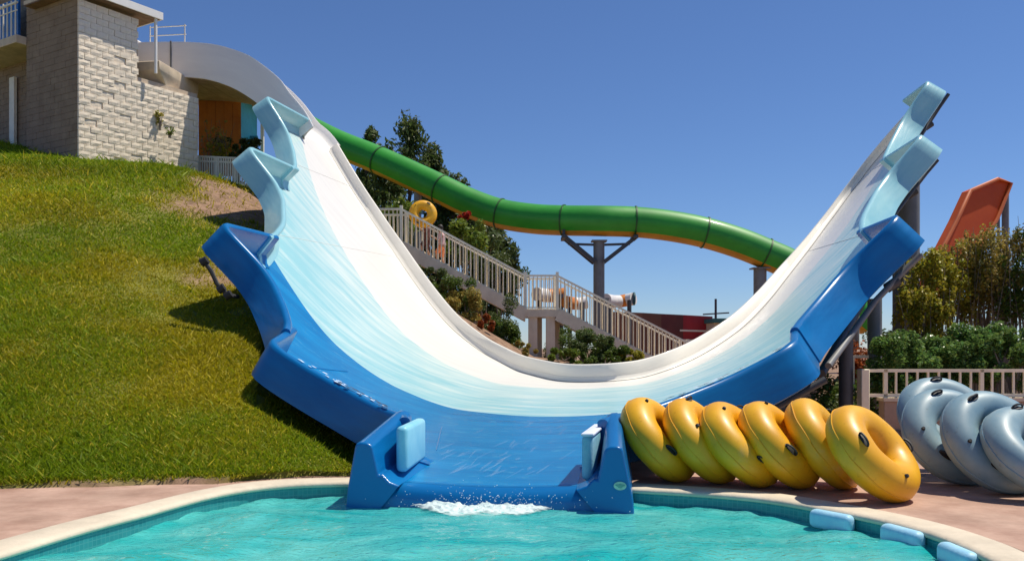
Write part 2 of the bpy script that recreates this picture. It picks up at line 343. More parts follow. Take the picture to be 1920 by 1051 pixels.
# water: rippled sheet
wx = np.arange(-4.6, 4.2, .05); wy = np.arange(.8, 10.1, .05); WX, WY = np.meshgrid(wx, wy)
rw = np.random.default_rng(4); WZ = np.zeros_like(WX)
for i in range(26):
    lam = .16 * (1.14 ** i) * .9; lam = min(lam, 2.4); an = rw.random() * 2*np.pi if i % 3 else math.radians(-90 + 40 * rw.standard_normal()); ph = rw.random() * 6.28
    WZ += .0055 * lam ** .8 * np.sin((WX * math.cos(an) + WY * math.sin(an)) * 2*np.pi / lam + ph + 1.6 * vnoise(WX, WY, .9, 40 + i))
dsp = np.hypot((WX + .2) / 1.3, (WY - 8.2) / .9); WZ = WZ * 1.25 * (1 - .75 * np.exp(-(dsp*.8)**4)) 
inside = np.hypot(WX - PCEN[0], WY - PCEN[1]) < pool_r(np.arctan2(WY - PCEN[1], WX - PCEN[0])) + .06
ny, nx = WX.shape; ii = np.arange(nx*ny).reshape(ny, nx); q = np.stack([ii[:-1, :-1], ii[:-1, 1:], ii[1:, 1:], ii[1:, :-1]], -1).reshape(-1, 4)
q = q[inside.ravel()[q].all(1)]
wmx = bpy.data.materials.new('pool_water'); wmx.use_nodes = True; t = wmx.node_tree; t.nodes.remove(t.nodes['Principled BSDF']); L = t.links.new
tc = nd(t, 'ShaderNodeTexCoord'); nz = nd(t, 'ShaderNodeTexNoise'); nz.inputs['Scale'].default_value = 11; nz.inputs['Detail'].default_value = 5; nz.inputs['Distortion'].default_value = .8
mpn = nd(t, 'ShaderNodeMapping'); mpn.inputs['Scale'].default_value = (.8, 1.5, 1); L(tc.outputs['Object'], mpn.inputs[0]); L(mpn.outputs[0], nz.inputs['Vector'])
bp = nd(t, 'ShaderNodeBump'); bp.inputs['Strength'].default_value = .65; bp.inputs['Distance'].default_value = .04; L(nz.outputs[0], bp.inputs['Height'])
trn = nd(t, 'ShaderNodeBsdfTransparent'); trn.inputs[0].default_value = (.55, .93, .93, 1)
dif = nd(t, 'ShaderNodeBsdfDiffuse')
nt = nd(t, 'ShaderNodeTexNoise'); nt.inputs['Scale'].default_value = .9; nt.inputs['Detail'].default_value = 6; nt.inputs['Distortion'].default_value = 1.2; L(mpn.outputs[0], nt.inputs['Vector'])
rt = nd(t, 'ShaderNodeValToRGB'); rt.color_ramp.elements[0].position = .35; rt.color_ramp.elements[1].position = .72; rt.color_ramp.elements[0].color = (.02, .60, .60, 1); rt.color_ramp.elements[1].color = (.22, .86, .80, 1); L(nt.outputs[0], rt.inputs[0]); L(rt.outputs[0], dif.inputs[0]); L(bp.outputs[0], dif.inputs['Normal'])
ms = nd(t, 'ShaderNodeMixShader'); ms.inputs[0].default_value = .6; L(trn.outputs[0], ms.inputs[1]); L(dif.outputs[0], ms.inputs[2])
gl = nd(t, 'ShaderNodeBsdfGlossy'); gl.inputs['Roughness'].default_value = .04; L(bp.outputs[0], gl.inputs['Normal'])
fr = nd(t, 'ShaderNodeFresnel'); fr.inputs[0].default_value = 1.33; L(bp.outputs[0], fr.inputs['Normal'])
m2 = nd(t, 'ShaderNodeMixShader'); L(fr.outputs[0], m2.inputs[0]); L(ms.outputs[0], m2.inputs[1]); L(gl.outputs[0], m2.inputs[2])
L(m2.outputs[0], t.nodes['Material Output'].inputs[0])
WLV = -.02
wo = link('pool_water', fast('pool_water', np.stack([WX.ravel(), WY.ravel(), WZ.ravel()], 1), q), wmx, None, True); tag(wo, kind='structure'); wo.location.z = WLV
# bumper pads on the pool's inner edge
padm = mat('pale_blue_foam', (.30, .60, .80), .5, .1, 5, .2, 30, col2=(.46, .74, .88))
for i, (x, y, Y, rz, lab) in enumerate([(1553, 968, 7.95, -48, 'pale blue foam bumper on the pool edge, nearest the yellow rings'), (1676, 997, 7.25, -62, 'pale blue foam bumper on the pool edge, middle of three'), (1768, 1031, 6.55, -78, 'pale blue foam bumper on the pool edge, nearest the viewer')]):
    p_ = P(x, y, Y); m = MB(); m.box((0, 0, 0), (.44, .13, .17))
    o = m.build('foam_bumper', padm, None, True, .055, 4)
    r_ = math.atan2(p_.y - PCEN[1], p_.x - PCEN[0]); rad = float(pool_r(np.array(r_))) - .075
    o.location = (PCEN[0] + rad * math.cos(r_), PCEN[1] + rad * math.sin(r_), .035)
    e = 1e-2; q0 = np.array([PCEN[0] + float(pool_r(np.array(r_-e)))*math.cos(r_-e), PCEN[1] + float(pool_r(np.array(r_-e)))*math.sin(r_-e)]); q1 = np.array([PCEN[0] + float(pool_r(np.array(r_+e)))*math.cos(r_+e), PCEN[1] + float(pool_r(np.array(r_+e)))*math.sin(r_+e)])
    o.rotation_euler = (0, 0, math.atan2(q1[1]-q0[1], q1[0]-q0[0])); tag(o, lab, 'bumper', 'foam bumpers along the pool edge')

# ------------------------------------------------------------------ the half-pipe slide
def slidemat(name, c1, c2, rough, streak=1.0, wear=None, grad=None, wlo=.55, scale=(.5, 2.6)):
    m = bpy.data.materials.new(name); m.use_nodes = True; t = m.node_tree; b = t.nodes['Principled BSDF']; L = t.links.new
    uvn = nd(t, 'ShaderNodeUVMap'); mp = nd(t, 'ShaderNodeMapping'); mp.inputs['Scale'].default_value = (scale[0], scale[1], 1); L(uvn.outputs[0], mp.inputs[0])
    n = nd(t, 'ShaderNodeTexNoise'); n.inputs['Scale'].default_value = 1.2; n.inputs['Detail'].default_value = 8; n.inputs['Roughness'].default_value = .6; L(mp.outputs[0], n.inputs['Vector'])
    r = nd(t, 'ShaderNodeValToRGB'); r.color_ramp.elements[0].position = .35; r.color_ramp.elements[1].position = .68
    r.color_ramp.elements[0].color = (*c1, 1); r.color_ramp.elements[1].color = (*c2, 1)
    if grad:                                   # dye strength across the panel (in v)
        sp = nd(t, 'ShaderNodeSeparateXYZ'); L(uvn.outputs[0], sp.inputs[0])
        pw2 = nd(t, 'ShaderNodeMath', operation='POWER'); pw2.inputs[1].default_value = 2; ab = nd(t, 'ShaderNodeMath', operation='ABSOLUTE'); L(sp.outputs[0], ab.inputs[0]); L(ab.outputs[0], pw2.inputs[0])
        ml = nd(t, 'ShaderNodeMath', operation='MULTIPLY_ADD'); ml.inputs[1].default_value = -.095; L(pw2.outputs[0], ml.inputs[0]); L(sp.outputs[1], ml.inputs[2])
        mr = nd(t, 'ShaderNodeMapRange'); mr.inputs[1].default_value = grad[0]; mr.inputs[2].default_value = grad[1]; mr.inputs[3].default_value = -grad[2]; mr.inputs[4].default_value = grad[2]; L(ml.outputs[0], mr.inputs[0])
        ad = nd(t, 'ShaderNodeMath', operation='ADD'); L(n.outputs[0], ad.inputs[0]); L(mr.outputs[0], ad.inputs[1]); L(ad.outputs[0], r.inputs[0])
    else: L(n.outputs[0], r.inputs[0])
    out = r.outputs[0]
    if wear:
        n2 = nd(t, 'ShaderNodeTexNoise'); n2.inputs['Scale'].default_value = 2.3; n2.inputs['Detail'].default_value = 10; n2.inputs['Roughness'].default_value = .72; n2.inputs['Distortion'].default_value = .6
        mp2 = nd(t, 'ShaderNodeMapping'); mp2.inputs['Scale'].default_value = (1.1, 2.2, 1); L(uvn.outputs[0], mp2.inputs[0]); L(mp2.outputs[0], n2.inputs['Vector'])
        r2 = nd(t, 'ShaderNodeValToRGB'); r2.color_ramp.elements[0].position = wlo; r2.color_ramp.elements[1].position = wlo + .2
        r2.color_ramp.elements[0].color = (0, 0, 0, 1); r2.color_ramp.elements[1].color = (.7, .7, .7, 1); L(n2.outputs[0], r2.inputs[0])
        mx = nd(t, 'ShaderNodeMixRGB'); mx.inputs[2].default_value = (*wear, 1); L(r2.outputs[0], mx.inputs[0]); L(out, mx.inputs[1]); out = mx.outputs[0]
    L(out, b.inputs['Base Color']); b.inputs['Roughness'].default_value = rough; b.inputs['Coat Weight'].default_value = .14; b.inputs['Coat Roughness'].default_value = .08; b.inputs['Specular IOR Level'].default_value = .4
    nb = nd(t, 'ShaderNodeTexNoise'); nb.inputs['Scale'].default_value = 5; nb.inputs['Detail'].default_value = 4; L(mp.outputs[0], nb.inputs['Vector'])
    bp = nd(t, 'ShaderNodeBump'); bp.inputs['Strength'].default_value = .12; bp.inputs['Distance'].default_value = .03; L(nb.outputs[0], bp.inputs['Height']); L(bp.outputs[0], b.inputs['Normal']); L(bp.outputs[0], b.inputs['Coat Normal'])
    return m
M['s_blue'] = slidemat('blue_gelcoat', (.001, .165, .42), (.003, .24, .54), .26, wear=(.10, .40, .60), wlo=.55)
M['s_light'] = slidemat('pale_aqua_gelcoat', (.30, .58, .62), (.66, .76, .72), .35, wear=(.74, .79, .74), grad=(15.2, 19.6, .10), wlo=.58)
M['s_white'] = slidemat('white_gelcoat', (.78, .755, .70), (.86, .825, .76), .35, wear=(.66, .60, .52), wlo=.62)
M['w_blue'] = slidemat('blue_wall_gelcoat', (.001, .115, .34), (.002, .165, .44), .3)
M['w_light'] = slidemat('aqua_wall_gelcoat', (.24, .52, .60), (.35, .62, .67), .3)
M['w_white'] = slidemat('white_wall_gelcoat', (.82, .79, .75), (.88, .85, .80), .35, wear=(.66, .60, .52), wlo=.62)

cen = surf(np.array(0.), np.array(10.))[0]
slide = empty('half_pipe_slide', (float(cen[0]), float(cen[1]), .12), 'huge blue, pale aqua and white half-pipe water slide ending in the pool', 'water slide')
ZONES = [('riding_surface', 's_blue', lambda s: -1e9 + 0*s, lambda s: 14.6 + .082*s*s, 'glossy blue front floor of the slide'),
         ('riding_surface', 's_light', lambda s: 14.6 + .082*s*s, lambda s: 19.3 + .10*s*s, 'pale aqua middle band of the slide'),
         ('riding_surface', 's_white', lambda s: 19.3 + .10*s*s, lambda s: 1e9 + 0*s, 'white rear band of the slide')]
for nm, mk, lo, hi, lab in ZONES:
    Vs, Ns, Fs, UVs = [], [], [], []; base = 0
    for k, a0, a1 in zip(BK, BL[:-1], BL[1:]):
        for sg in ((-1, 1) if k else (0,)):
            ss = np.linspace(a0, a1, 25) * sg if sg else np.linspace(-a1, a1, 25)
            vf = np.interp(np.abs(ss), *FRONT[k]); vr = vrear(ss)
            v0 = np.clip(np.maximum(vf, lo(ss)), vf, vr); v1 = np.clip(np.minimum(vr, hi(ss)), vf, vr)
            nv = 15; tt = np.linspace(0, 1, nv)
            S = np.repeat(ss[:, None], nv, 1); Vv = v0[:, None] + (v1 - v0)[:, None] * tt
            for side in (0, -.03):
                pt, nn = surf(S, Vv, side); Vs.append(pt.reshape(-1, 3)); Ns.append(nn.reshape(-1, 3) * (1 if side == 0 else -1)); UVs.append(np.stack([S.ravel(), Vv.ravel()], 1))
                g = np.arange(25 * nv).reshape(25, nv) + base; base += 25 * nv
                f = np.stack([g[:-1, :-1], g[1:, :-1], g[1:, 1:], g[:-1, 1:]], -1)
                ok = ((v1 - v0)[:-1] + (v1 - v0)[1:] > 1e-3); f = f[ok].reshape(-1, 4)
                flip = (ss[-1] < ss[0]) ^ (side != 0)
                Fs.append(f[:, ::-1] if flip else f)
    V = np.concatenate(Vs); Fc = np.concatenate(Fs); NN = np.concatenate(Ns); U = np.concatenate(UVs)
    used = np.unique(Fc); remap = np.zeros(len(V), int); remap[used] = np.arange(len(used))
    me = fast(nm, V[used], remap[Fc], uv=U[used]); o = link(nm, me, M[mk], slide, True); o['label'] = lab
    me.normals_split_custom_set_from_vertices([tuple(x) for x in NN[used]])

def resample(pts, step=.12, corner=.28):
    pts = [np.array(p, float) for p in pts]; out = [pts[0]]
    for i in range(1, len(pts) - 1):           # round the corners
        a, b_, c_ = pts[i-1], pts[i], pts[i+1]; da = a - b_; dc = c_ - b_; la = np.linalg.norm(da); lc = np.linalg.norm(dc)
        cosang = np.dot(da, dc) / la / lc
        r = min(corner if cosang > -.75 else .5, la * .45, lc * .45)
        p0 = b_ + da / la * r; p2 = b_ + dc / lc * r
        for t in np.linspace(0, 1, 7): out.append((1-t)**2 * p0 + 2*t*(1-t) * b_ + t*t * p2)
    out.append(pts[-1]); out = np.array(out); d = np.r_[0, np.cumsum(np.linalg.norm(np.diff(out, axis=0), axis=1))]
    n = max(4, int(d[-1] / step)); q = np.linspace(0, d[-1], n)
    return np.stack([np.interp(q, d, out[:, 0]), np.interp(q, d, out[:, 1])], 1)
WALLP = [(-.26, .012), (-.14, .045), (-.06, .12), (-.02, .25), (0, .97), (.012, 1.0), (.045, 1.03), (.09, 1.02), (.115, .98), (.125, .9), (.14, -.0), (.02, -.035)]
def sweep_wall(name, path, hgt, mk, out_sign, prof=WALLP, parent=None, label=None, zfun=None, corner=.2, step=.12, nose=False):
    pth = resample(path, step, corner); n = len(pth); s = pth[:, 0]; v = pth[:, 1]
    pt, nn = surf(s, v)
    tg = np.gradient(pt, axis=0); tg /= np.linalg.norm(tg, axis=1, keepdims=True)
    ou = np.cross(tg, nn); ou /= np.linalg.norm(ou, axis=1, keepdims=True); ou *= out_sign
    hh = np.array([hgt(a, b_) for a, b_ in pth]) if callable(hgt) else np.full(n, hgt)
    rows = []; uvs = []; acc = np.r_[0, np.cumsum(np.linalg.norm(np.diff(pt, axis=0), axis=1))]
    for o_, h_ in prof:
        hv = np.where(np.full(n, h_ > .2), h_ * hh, h_ * 1.0 + 0 * hh)
        rows.append(pt + ou * o_ + nn * hv[:, None]); uvs.append(np.stack([acc, np.full(n, o_ + h_ * .57)], 1))
    k = len(prof); V = np.concatenate(rows); U = np.concatenate(uvs)
    i = np.arange(n - 1); Fc = [np.stack([a*n+i, a*n+i+1, (a+1)*n+i+1, (a+1)*n+i], 1) for a in range(k - 1)]
    Fc = np.concatenate(Fc); Fc = Fc[:, ::-1] if out_sign > 0 else Fc
    me = fast(name, V, Fc, uv=U); bm = bmesh.new(); bm.from_mesh(me)
    bm.verts.ensure_lookup_table()
    for e in (0, n - 1): 
        try: bm.faces.new([bm.verts[a*n+e] for a in range(k)])
        except ValueError: pass
    bmesh.ops.recalc_face_normals(bm, faces=bm.faces); bm.to_mesh(me); bm.free()
    o = link(name, me, M[mk], parent or slide, True)
    if nose:
        bv = o.modifiers.new('nose', 'BEVEL'); bv.width = .07; bv.segments = 5; bv.limit_method = 'ANGLE'; bv.angle_limit = math.radians(60); o.modifiers.new('wn', 'WEIGHTED_NORMAL')
    try: me.set_sharp_from_angle(angle=math.radians(50))
    except Exception: pass
    if label: o['label'] = label
    return o
CH = [(.0, .012), (-.13, .03), (-.05, .1), (-.01, .25), (0, .93), (.03, 1.0), (.10, 1.03), (.2, 1.03), (.27, 1.0), (.30, .9), (.33, -.1), (.34, -.45), (.1, -.45)]
CH = [(-.22, .002), (-.12, .03), (-.04, .1), (.0, .22), (.08, .90), (.10, .97), (.15, 1.02), (.21, 1.02), (.255, .97), (.27, .88), (.325, -.1), (.335, -.45), (.1, -.45)]
for sg in (-1, 1):
    sd = 'left' if sg < 0 else 'right'; osn = 1 if sg > 0 else -1
    osn = 1                                     # paths run from the exit upward on both sides; sign fixed below
    o_s = -1 if sg < 0 else 1
    hw = .57
    def seg(pts): return [(sg * a, b_) for a, b_ in pts]
    sweep_wall('chute_wall', seg([(1.12, 8.76), (1.11, 9.4), (1.10, 10.25)]), lambda a, b_: .40 + .15 * min(1, max(0, (b_ - 8.8) / 1.3)), 'w_blue', o_s, CH, label=f'thick blue {sd} wall of the exit chute', nose=True)
    sweep_wall('side_wall', seg([(1.10, 9.85), (1.17, 10.1), (1.95, 10.76), (2.7, 11.28), (3.66, 11.58), (3.92, 13.0)]), .53, 'w_blue', o_s, label=f'blue {sd} wall of the lowest tooth')
    sweep_wall('side_wall', seg([(3.86, 12.55), (4.0, 12.95), (4.4, 13.63), (4.9, 14.28), (5.25, 14.54), (5.98, 14.58), (5.9, 16.75)]), hw, 'w_blue', o_s, label=f'blue {sd} wall of the second tooth')
    sweep_wall('side_wall', seg([(5.88, 16.35), (5.95, 16.8), (6.3, 18.1), (7.05, 19.83), (7.5, 20.38), (8.24, 20.48), (8.15, 23.4)]), hw, 'w_light', o_s, label=f'pale aqua {sd} wall of the third tooth')
    endp = (10.02, 29.2) if sg < 0 else (10.0, 27.75)
    sweep_wall('side_wall', seg([(8.12, 22.9), (8.2, 23.4), (8.66, 24.4), (9.15, 25.18), (9.45, 25.43), (10.0, 25.5), endp]), hw, 'w_light', o_s, label=f'pale aqua {sd} wall of the topmost tooth')
# rear lip
LIPP = [(-.07, .012), (-.03, .05), (-.01, .12), (0, .25), (.0, .93), (.02, .98), (.05, 1.0), (.09, .98), (.11, .93), (.12, 0.0), (.02, -.035)]
M['lip'] = slidemat('shaded_white_lip', (.72, .685, .62), (.80, .76, .69), .5)  # greyed from white: the shade on the lip is in the colour
rs = np.linspace(-9.9, 10.0, 60); rp = [(a, float(vrear(a)) - .02) for a in rs]
sweep_wall('rear_lip', rp, lambda a, b_: .42 - .17 * float(sstep(4, 8, a)), 'lip', -1, LIPP, step=.2)
# rounded front lip that dips into the pool
ls = np.linspace(-1.16, 1.16, 15); rows = []
for k, (dv, dz) in enumerate([(0.05, 0.0), (-.05, -.008), (-.12, -.035), (-.16, -.085), (-.17, -.16), (-.175, -.45)]):
    pt, _ = surf(ls, np.full(15, 8.98 + dv)); pt[:, 2] += dz + .002; rows.append(pt)
V = np.concatenate(rows); i = np.arange(14); Fc = np.concatenate([np.stack([a*15+i+1, a*15+i, (a+1)*15+i, (a+1)*15+i+1], 1) for a in range(5)])
U = np.concatenate([np.stack([ls, np.full(15, .1*a)], 1) for a in range(6)])
link('exit_lip', fast('exit_lip', V, Fc, uv=U), M['w_blue'], slide, True)
# entry flume
FZ = pchip(np.array([-16.0, -14.6, -13.4, -12.4, -11.6, -10.9, -10.2, -9.9]) , np.array([11.25, 11.2, 11.08, 10.78, 10.35, 9.82, 8.96 + .34, 8.93]))
fsn = np.linspace(-15.8, -9.85, 50)
zc = FZ(fsn); zj = .15 + ZS(9.85) + SLP * (30.5 - V0)
zc = zc + (zj - FZ(-9.85)) * sstep(-13, -9.85, fsn)
slp = np.gradient(zc, fsn)
def flume():
    rows = []; U = []
    VN, VF = 29.0, 32.0
    hn = np.interp(fsn, [-15.8, -12.2, -11.2, -10.5, -9.85], [1.08, 1.12, 1.0, .78, .57]); hf = np.interp(fsn, [-15.8, -12.5, -11.5, -10.6, -9.85], [1.05, 1.0, .72, .45, .42])
    prof = [(VN - .10, -.12, 'n'), (VN - .09, .92, 'n'), (VN - .07, 1.0, 'n'), (VN, 1.0, 'n'), (VN + .02, .92, 'n'), (VN + .04, .28, 'a'), (VN + .12, .1, 'a'), (VN + .3, .0, 'a'),
            (VF - .3, .0, 'a'), (VF - .12, .1, 'a'), (VF - .04, .28, 'a'), (VF - .02, .92, 'f'), (VF, 1.0, 'f'), (VF + .08, 1.0, 'f'), (VF + .09, .92, 'f'), (VF + .1, -.12, 'a'), (VN - .10, -.12, 'a')]
    nx_, nz_ = -slp / np.hypot(1, slp), 1 / np.hypot(1, slp)
    for vv, h, wch in prof:
        hh = h * hn if wch == 'n' and h > 0 else (h * hf if wch == 'f' else h + 0 * hn)
        s_ = fsn + nx_ * hh; z_ = zc + nz_ * hh + SLP * (vv - 30.5)
        rows.append(W3(s_, np.full_like(s_, vv), z_)); U.append(np.stack([fsn, np.full_like(fsn, vv + h)], 1))
    n = len(fsn); V = np.concatenate(rows); U = np.concatenate(U); i = np.arange(n - 1)
    Fc = np.concatenate([np.stack([a*n+i, a*n+i+1, (a+1)*n+i+1, (a+1)*n+i], 1) for a in range(len(prof) - 1)])
    me = fast('entry_flume', V, Fc, uv=U); bm = bmesh.new(); bm.from_mesh(me); bm.verts.ensure_lookup_table()
    bmesh.ops.recalc_face_normals(bm, faces=bm.faces); bm.to_mesh(me); bm.free()
    o = link('entry_flume', me, M['w_white'], slide, True); me.set_sharp_from_angle(angle=math.radians(45)); o['label'] = 'white curved flume feeding the slide from the building'
    m = MB()
    for k in range(12):                         # brown boards, the shade of the flume's underside put into their colour
        i0, i1 = int(k*46/12), int((k+1)*46/12); 
        a0, a1 = [Vector(W3(np.array([fsn[i]]), np.array([30.5]), np.array([zc[i] - .17]))[0]) for i in (i0, i1)]
        m.bar(a0, a1 - (a1 - a0)*.04, 2.95, .05, Vector((0, 0, 1)))
    m.build('shaded_underside', mat('brown_underside', (.42, .31, .22), .8, .2, 3), slide)
    # closed start tub with a joint strip
    m = MB(); a = W3(np.array([-15.85]), np.array([30.5]), np.array([zc[0] + .5]))[0]
    m.box(a, (.12, 3.1, 1.2), (Vector((CX, CY, 0)), Vector((AX, AY, 0)), Vector((0, 0, 1)))); m.build('tub_end_wall', M['w_white'], slide, True, .05, 3)
    m = MB(); a = W3(np.array([-14.55]), np.array([28.885]), np.array([zc[10] + .48]))[0]
    m.box(a, (.05, .03, 1.1), (Vector((CX, CY, 0)), Vector((AX, AY, 0)), Vector((0, 0, 1)))); m.build('joint_flange', M['steel'], slide)
flume()
# cushions beside the chute
def slide_box(name, s, v, h, d, mk, rz=0, bev=.05):
    m = MB(); m.box((0, 0, 0), d); o = m.build(name, mk, None, True, bev, 4)
    pt, nn = surf(np.array(s), np.array(v)); o.parent = slide; o.matrix_parent_inverse = wm(slide).inverted()
    o.location = Vector(pt) + Vector((0, 0, h)); o.rotation_euler = (0, 0, -TH + rz); return o
M['aqua_pad'] = mat('aqua_vinyl', (.20, .56, .72), .4, .12, 3, col2=(.32, .68, .80)); M['worn_shaded_pad'] = mat('worn_shaded_vinyl', (.14, .42, .52), .5, .2, 7, .3, 20, col2=(.30, .55, .66))  # right pad's darker aqua has the shade on that side painted in
o = slide_box('cushion', -1.0, 9.66, .28, (.13, 1.15, .48), M['aqua_pad'], math.radians(4)); o['label'] = 'bright aqua cushion on the left chute wall'
o = slide_box('cushion', 1.03, 9.66, .22, (.12, 1.15, .46), M['worn_shaded_pad'], math.radians(-4)); o['label'] = 'worn cushion on the right chute wall, its shade put into the colour'
m = slide_box('cushion_top', 1.032, 9.66, .457, (.135, 1.16, .03), mat('chalky_vinyl', (.50, .56, .72), .8, .25, 9, .4, 20, col2=(.74, .78, .86)), math.radians(-4), .012); m['label'] = 'chalky white worn top of the right cushion'
# badge on the front of the right chute wall
bm_ = MB(); c_, _ = surf(np.array(1.33), np.array(8.752)); c_ = Vector(c_) + Vector((0, 0, .02))
ex = Vector((CX, CY, 0)); pts = [c_ + ex * (.062 * math.cos(a)) + Vector((0, 0, .042 * math.sin(a))) - Vector((AX, AY, 0)) * .006 for a in np.linspace(0, 2*math.pi, 28, endpoint=False)]
bm_.add(pts, [tuple(range(28))]); bo = bm_.build('badge', mat('pale_green_sticker', (.42, .58, .46), .5, .2, 30), slide); bo['label'] = 'pale oval sticker on the chute end'
bm_ = MB(); pts = [p_ - Vector((AX, AY, 0)) * .003 for p_ in [c_ + ex * (.04 * math.cos(a) * (1 + .4 * math.sin(3*a))) + Vector((0, 0, .02 * math.sin(a))) - Vector((AX, AY, 0)) * .006 for a in np.linspace(0, 2*math.pi, 24, endpoint=False)]]
bm_.add(pts, [tuple(range(24))]); bm_.build('badge_print', mat('green_print', (.16, .36, .30), .5, .2, 30), bo)
# panel seams: raised thin ribs across the blue floor and the teeth
def seam(pts, r=.005, mk='w_light'):
    q = [Vector(surf(np.array(a), np.array(b_), .004)[0]) for a, b_ in pts]; m = MB(); m.tube(q, r, 5); return m.build('panel_seam', M[mk], slide)
seam([(-1.0 - .05*i, 10.9 + .27*i) for i in range(8)], .006, 'w_blue'); seam([(-3.9 + .05 * i, 12.6 + .2 * i) for i in range(11)], .007, 'w_blue')
seam([(.9 + .03*i, 10.6 + .28*i) for i in range(12)], .006); seam([(3.9, 12.9 + .2 * i) for i in range(11)], .007, 'w_blue')
for sg in (-1, 1):
    for a in (6.6, 8.9): 
        lo_ = vfront(a) + .3; seam([(sg*a, lo_ + (float(vrear(sg*a)) - lo_) * t_) for t_ in np.linspace(0, 1, 9)], .006, 'w_white')
# steel frame behind the right wing and the bracket under the left one
def col_(x, y0, Y, wpx, mk='steel', nm='support_column', zb=None):
    a = P(x, y0, Y); r = wpx / 2 / FPX * Y; zb = float(height(a.x, a.y)) - .2 if zb is None else zb
    m = MB(); m.tube([(a.x, a.y, zb), (a.x, a.y, zb + .5), tuple(a)], r, 18); return m.build(nm, M[mk], slide, True)
for (a, va, rise) in [(6.55, 18.6, .0)]: pass
col_(1703, 345, 21.5, 40); col_(1685, 470, 19.0, 22, 'steel'); col_(1640, 560, 17.0, 26, 'steel'); col_(1586, 620, 14.2, 26, 'dark_steel')
def rail_on(sv, off, r, mk='dark_steel', nm='steel_frame'):
    q = [Vector(surf(np.array(a), np.array(b_), off)[0]) for a, b_ in sv]; m = MB(); m.tube(q, r, 10); return m.build(nm, M[mk], slide, True)
rail_on([(4.1, 13.2), (4.6, 14.1), (5.2, 14.95), (5.75, 15.15), (6.0, 15.15)], -.22, .05, 'steel'); rail_on([(6.2, 18.6), (7.2, 20.8), (8.1, 21.5), (8.35, 21.5)], -.2, .05)
rail_on([(8.6, 25.0), (9.3, 26.0), (9.95, 26.3), (10.2, 26.3)], -.2, .05); rail_on([(4.0, 13.4), (5.9, 17.4), (8.1, 24)], -.3, .07); rail_on([(3.0, 12.2), (3.9, 12.4)], -.22, .05)
for (s_, v_) in [(5.5, 15.1), (7.7, 21.3), (9.6, 26.2)]:
    q = Vector(surf(np.array(s_), np.array(v_), -.24)[0]); m = MB(); m.tube([q - Vector((.09, 0, .06)), q + Vector((.09, 0, .06))], .085, 12); m.build('clamp', M['dark_steel'], slide, True)
br_ = [P(374, 487, 14.9), P(383, 490, 14.9), P(396, 508, 14.9), P(407, 532, 14.9), P(415, 541, 14.9), P(428, 553, 14.9), P(446, 556, 15.2)]
m = MB(); m.tube(br_, .038, 8); m.build('bracket_pipe', M['black_rubber'], slide, True)
for i in (1, 4, 5):
    m = MB(); m.tube([br_[i] - Vector((.05, 0, .03)), br_[i] + Vector((.05, 0, .03))], .07, 10); m.build('bracket_joint', M['black_rubber'], slide, True)
for (s_, v_) in [(-4.6, 15.5), (-6.8, 20.5), (-8.6, 26), (-3.4, 19), (2.5, 18), (4.8, 20), (0, 16), (7.4, 25)]:
    q = Vector(surf(np.array(s_), np.array(v_), -.1)[0]); zb = float(height(q.x, q.y)) - .3
    if q.z - zb > .25: m = MB(); m.tube([(q.x, q.y, zb), tuple(q)], .13, 14); m.build('support_column', M['steel'], slide, True)
# flaked paint along the rims (shallow chips proud of the coat)
def chips(name, fn, n, mk, label):
    m = MB()
    for _ in range(n):
        c_, u_, f_, sz = fn(random.random()); k = random.randint(5, 7); ph = random.random() * 6
        pts = [c_ + u_ * (sz * (1.0 + .9*random.random()) * math.cos(ph + 2*math.pi*j/k)) + f_ * (sz * .45 * (.5 + random.random()) * math.sin(ph + 2*math.pi*j/k)) for j in range(k)]
        m.add(pts, [tuple(range(k))])
    o = m.build(name, M[mk], slide); o['kind'] = 'stuff'; o['label'] = label
def rimfn(sg, s0, s1, blk, ooff=.05):
    def f(t):
        s_ = s0 + (s1 - s0) * t; v_ = float(np.interp(s_, *FRONT[blk])); p1, n_ = surf(np.array(sg*s_), np.array(v_), .556); p2, _ = surf(np.array(sg*(s_+.05)), np.array(float(np.interp(s_+.05, *FRONT[blk]))), .556)
        u_ = Vector(p2 - p1).normalized(); o_ = u_.cross(Vector(n_)) * (1 if sg > 0 else -1); return Vector(p1) + o_ * (random.uniform(-.01, .11)) + Vector(n_) * .004, u_, o_, random.uniform(.012, .05)
    return f
M['chip_dark'] = mat('bare_dark_patch', (.03, .05, .09), .8, .3, 20); M['chip_pale'] = mat('chalky_flake', (.52, .62, .76), .8, .15, 20)
chips('paint_chips', rimfn(-1, 1.5, 2.5, 4), 40, 'chip_dark', 'dark chips along the left rim'); chips('paint_chips', rimfn(-1, 1.5, 3.3, 4), 26, 'chip_pale', 'chalky flakes along the left rim')
chips('paint_chips', rimfn(1, 2.0, 3.4, 4), 26, 'chip_pale', 'chalky flakes along the right rim'); chips('paint_chips', rimfn(1, 1.9, 3.6, 4), 30, 'chip_dark', 'dark chips along the right rim')

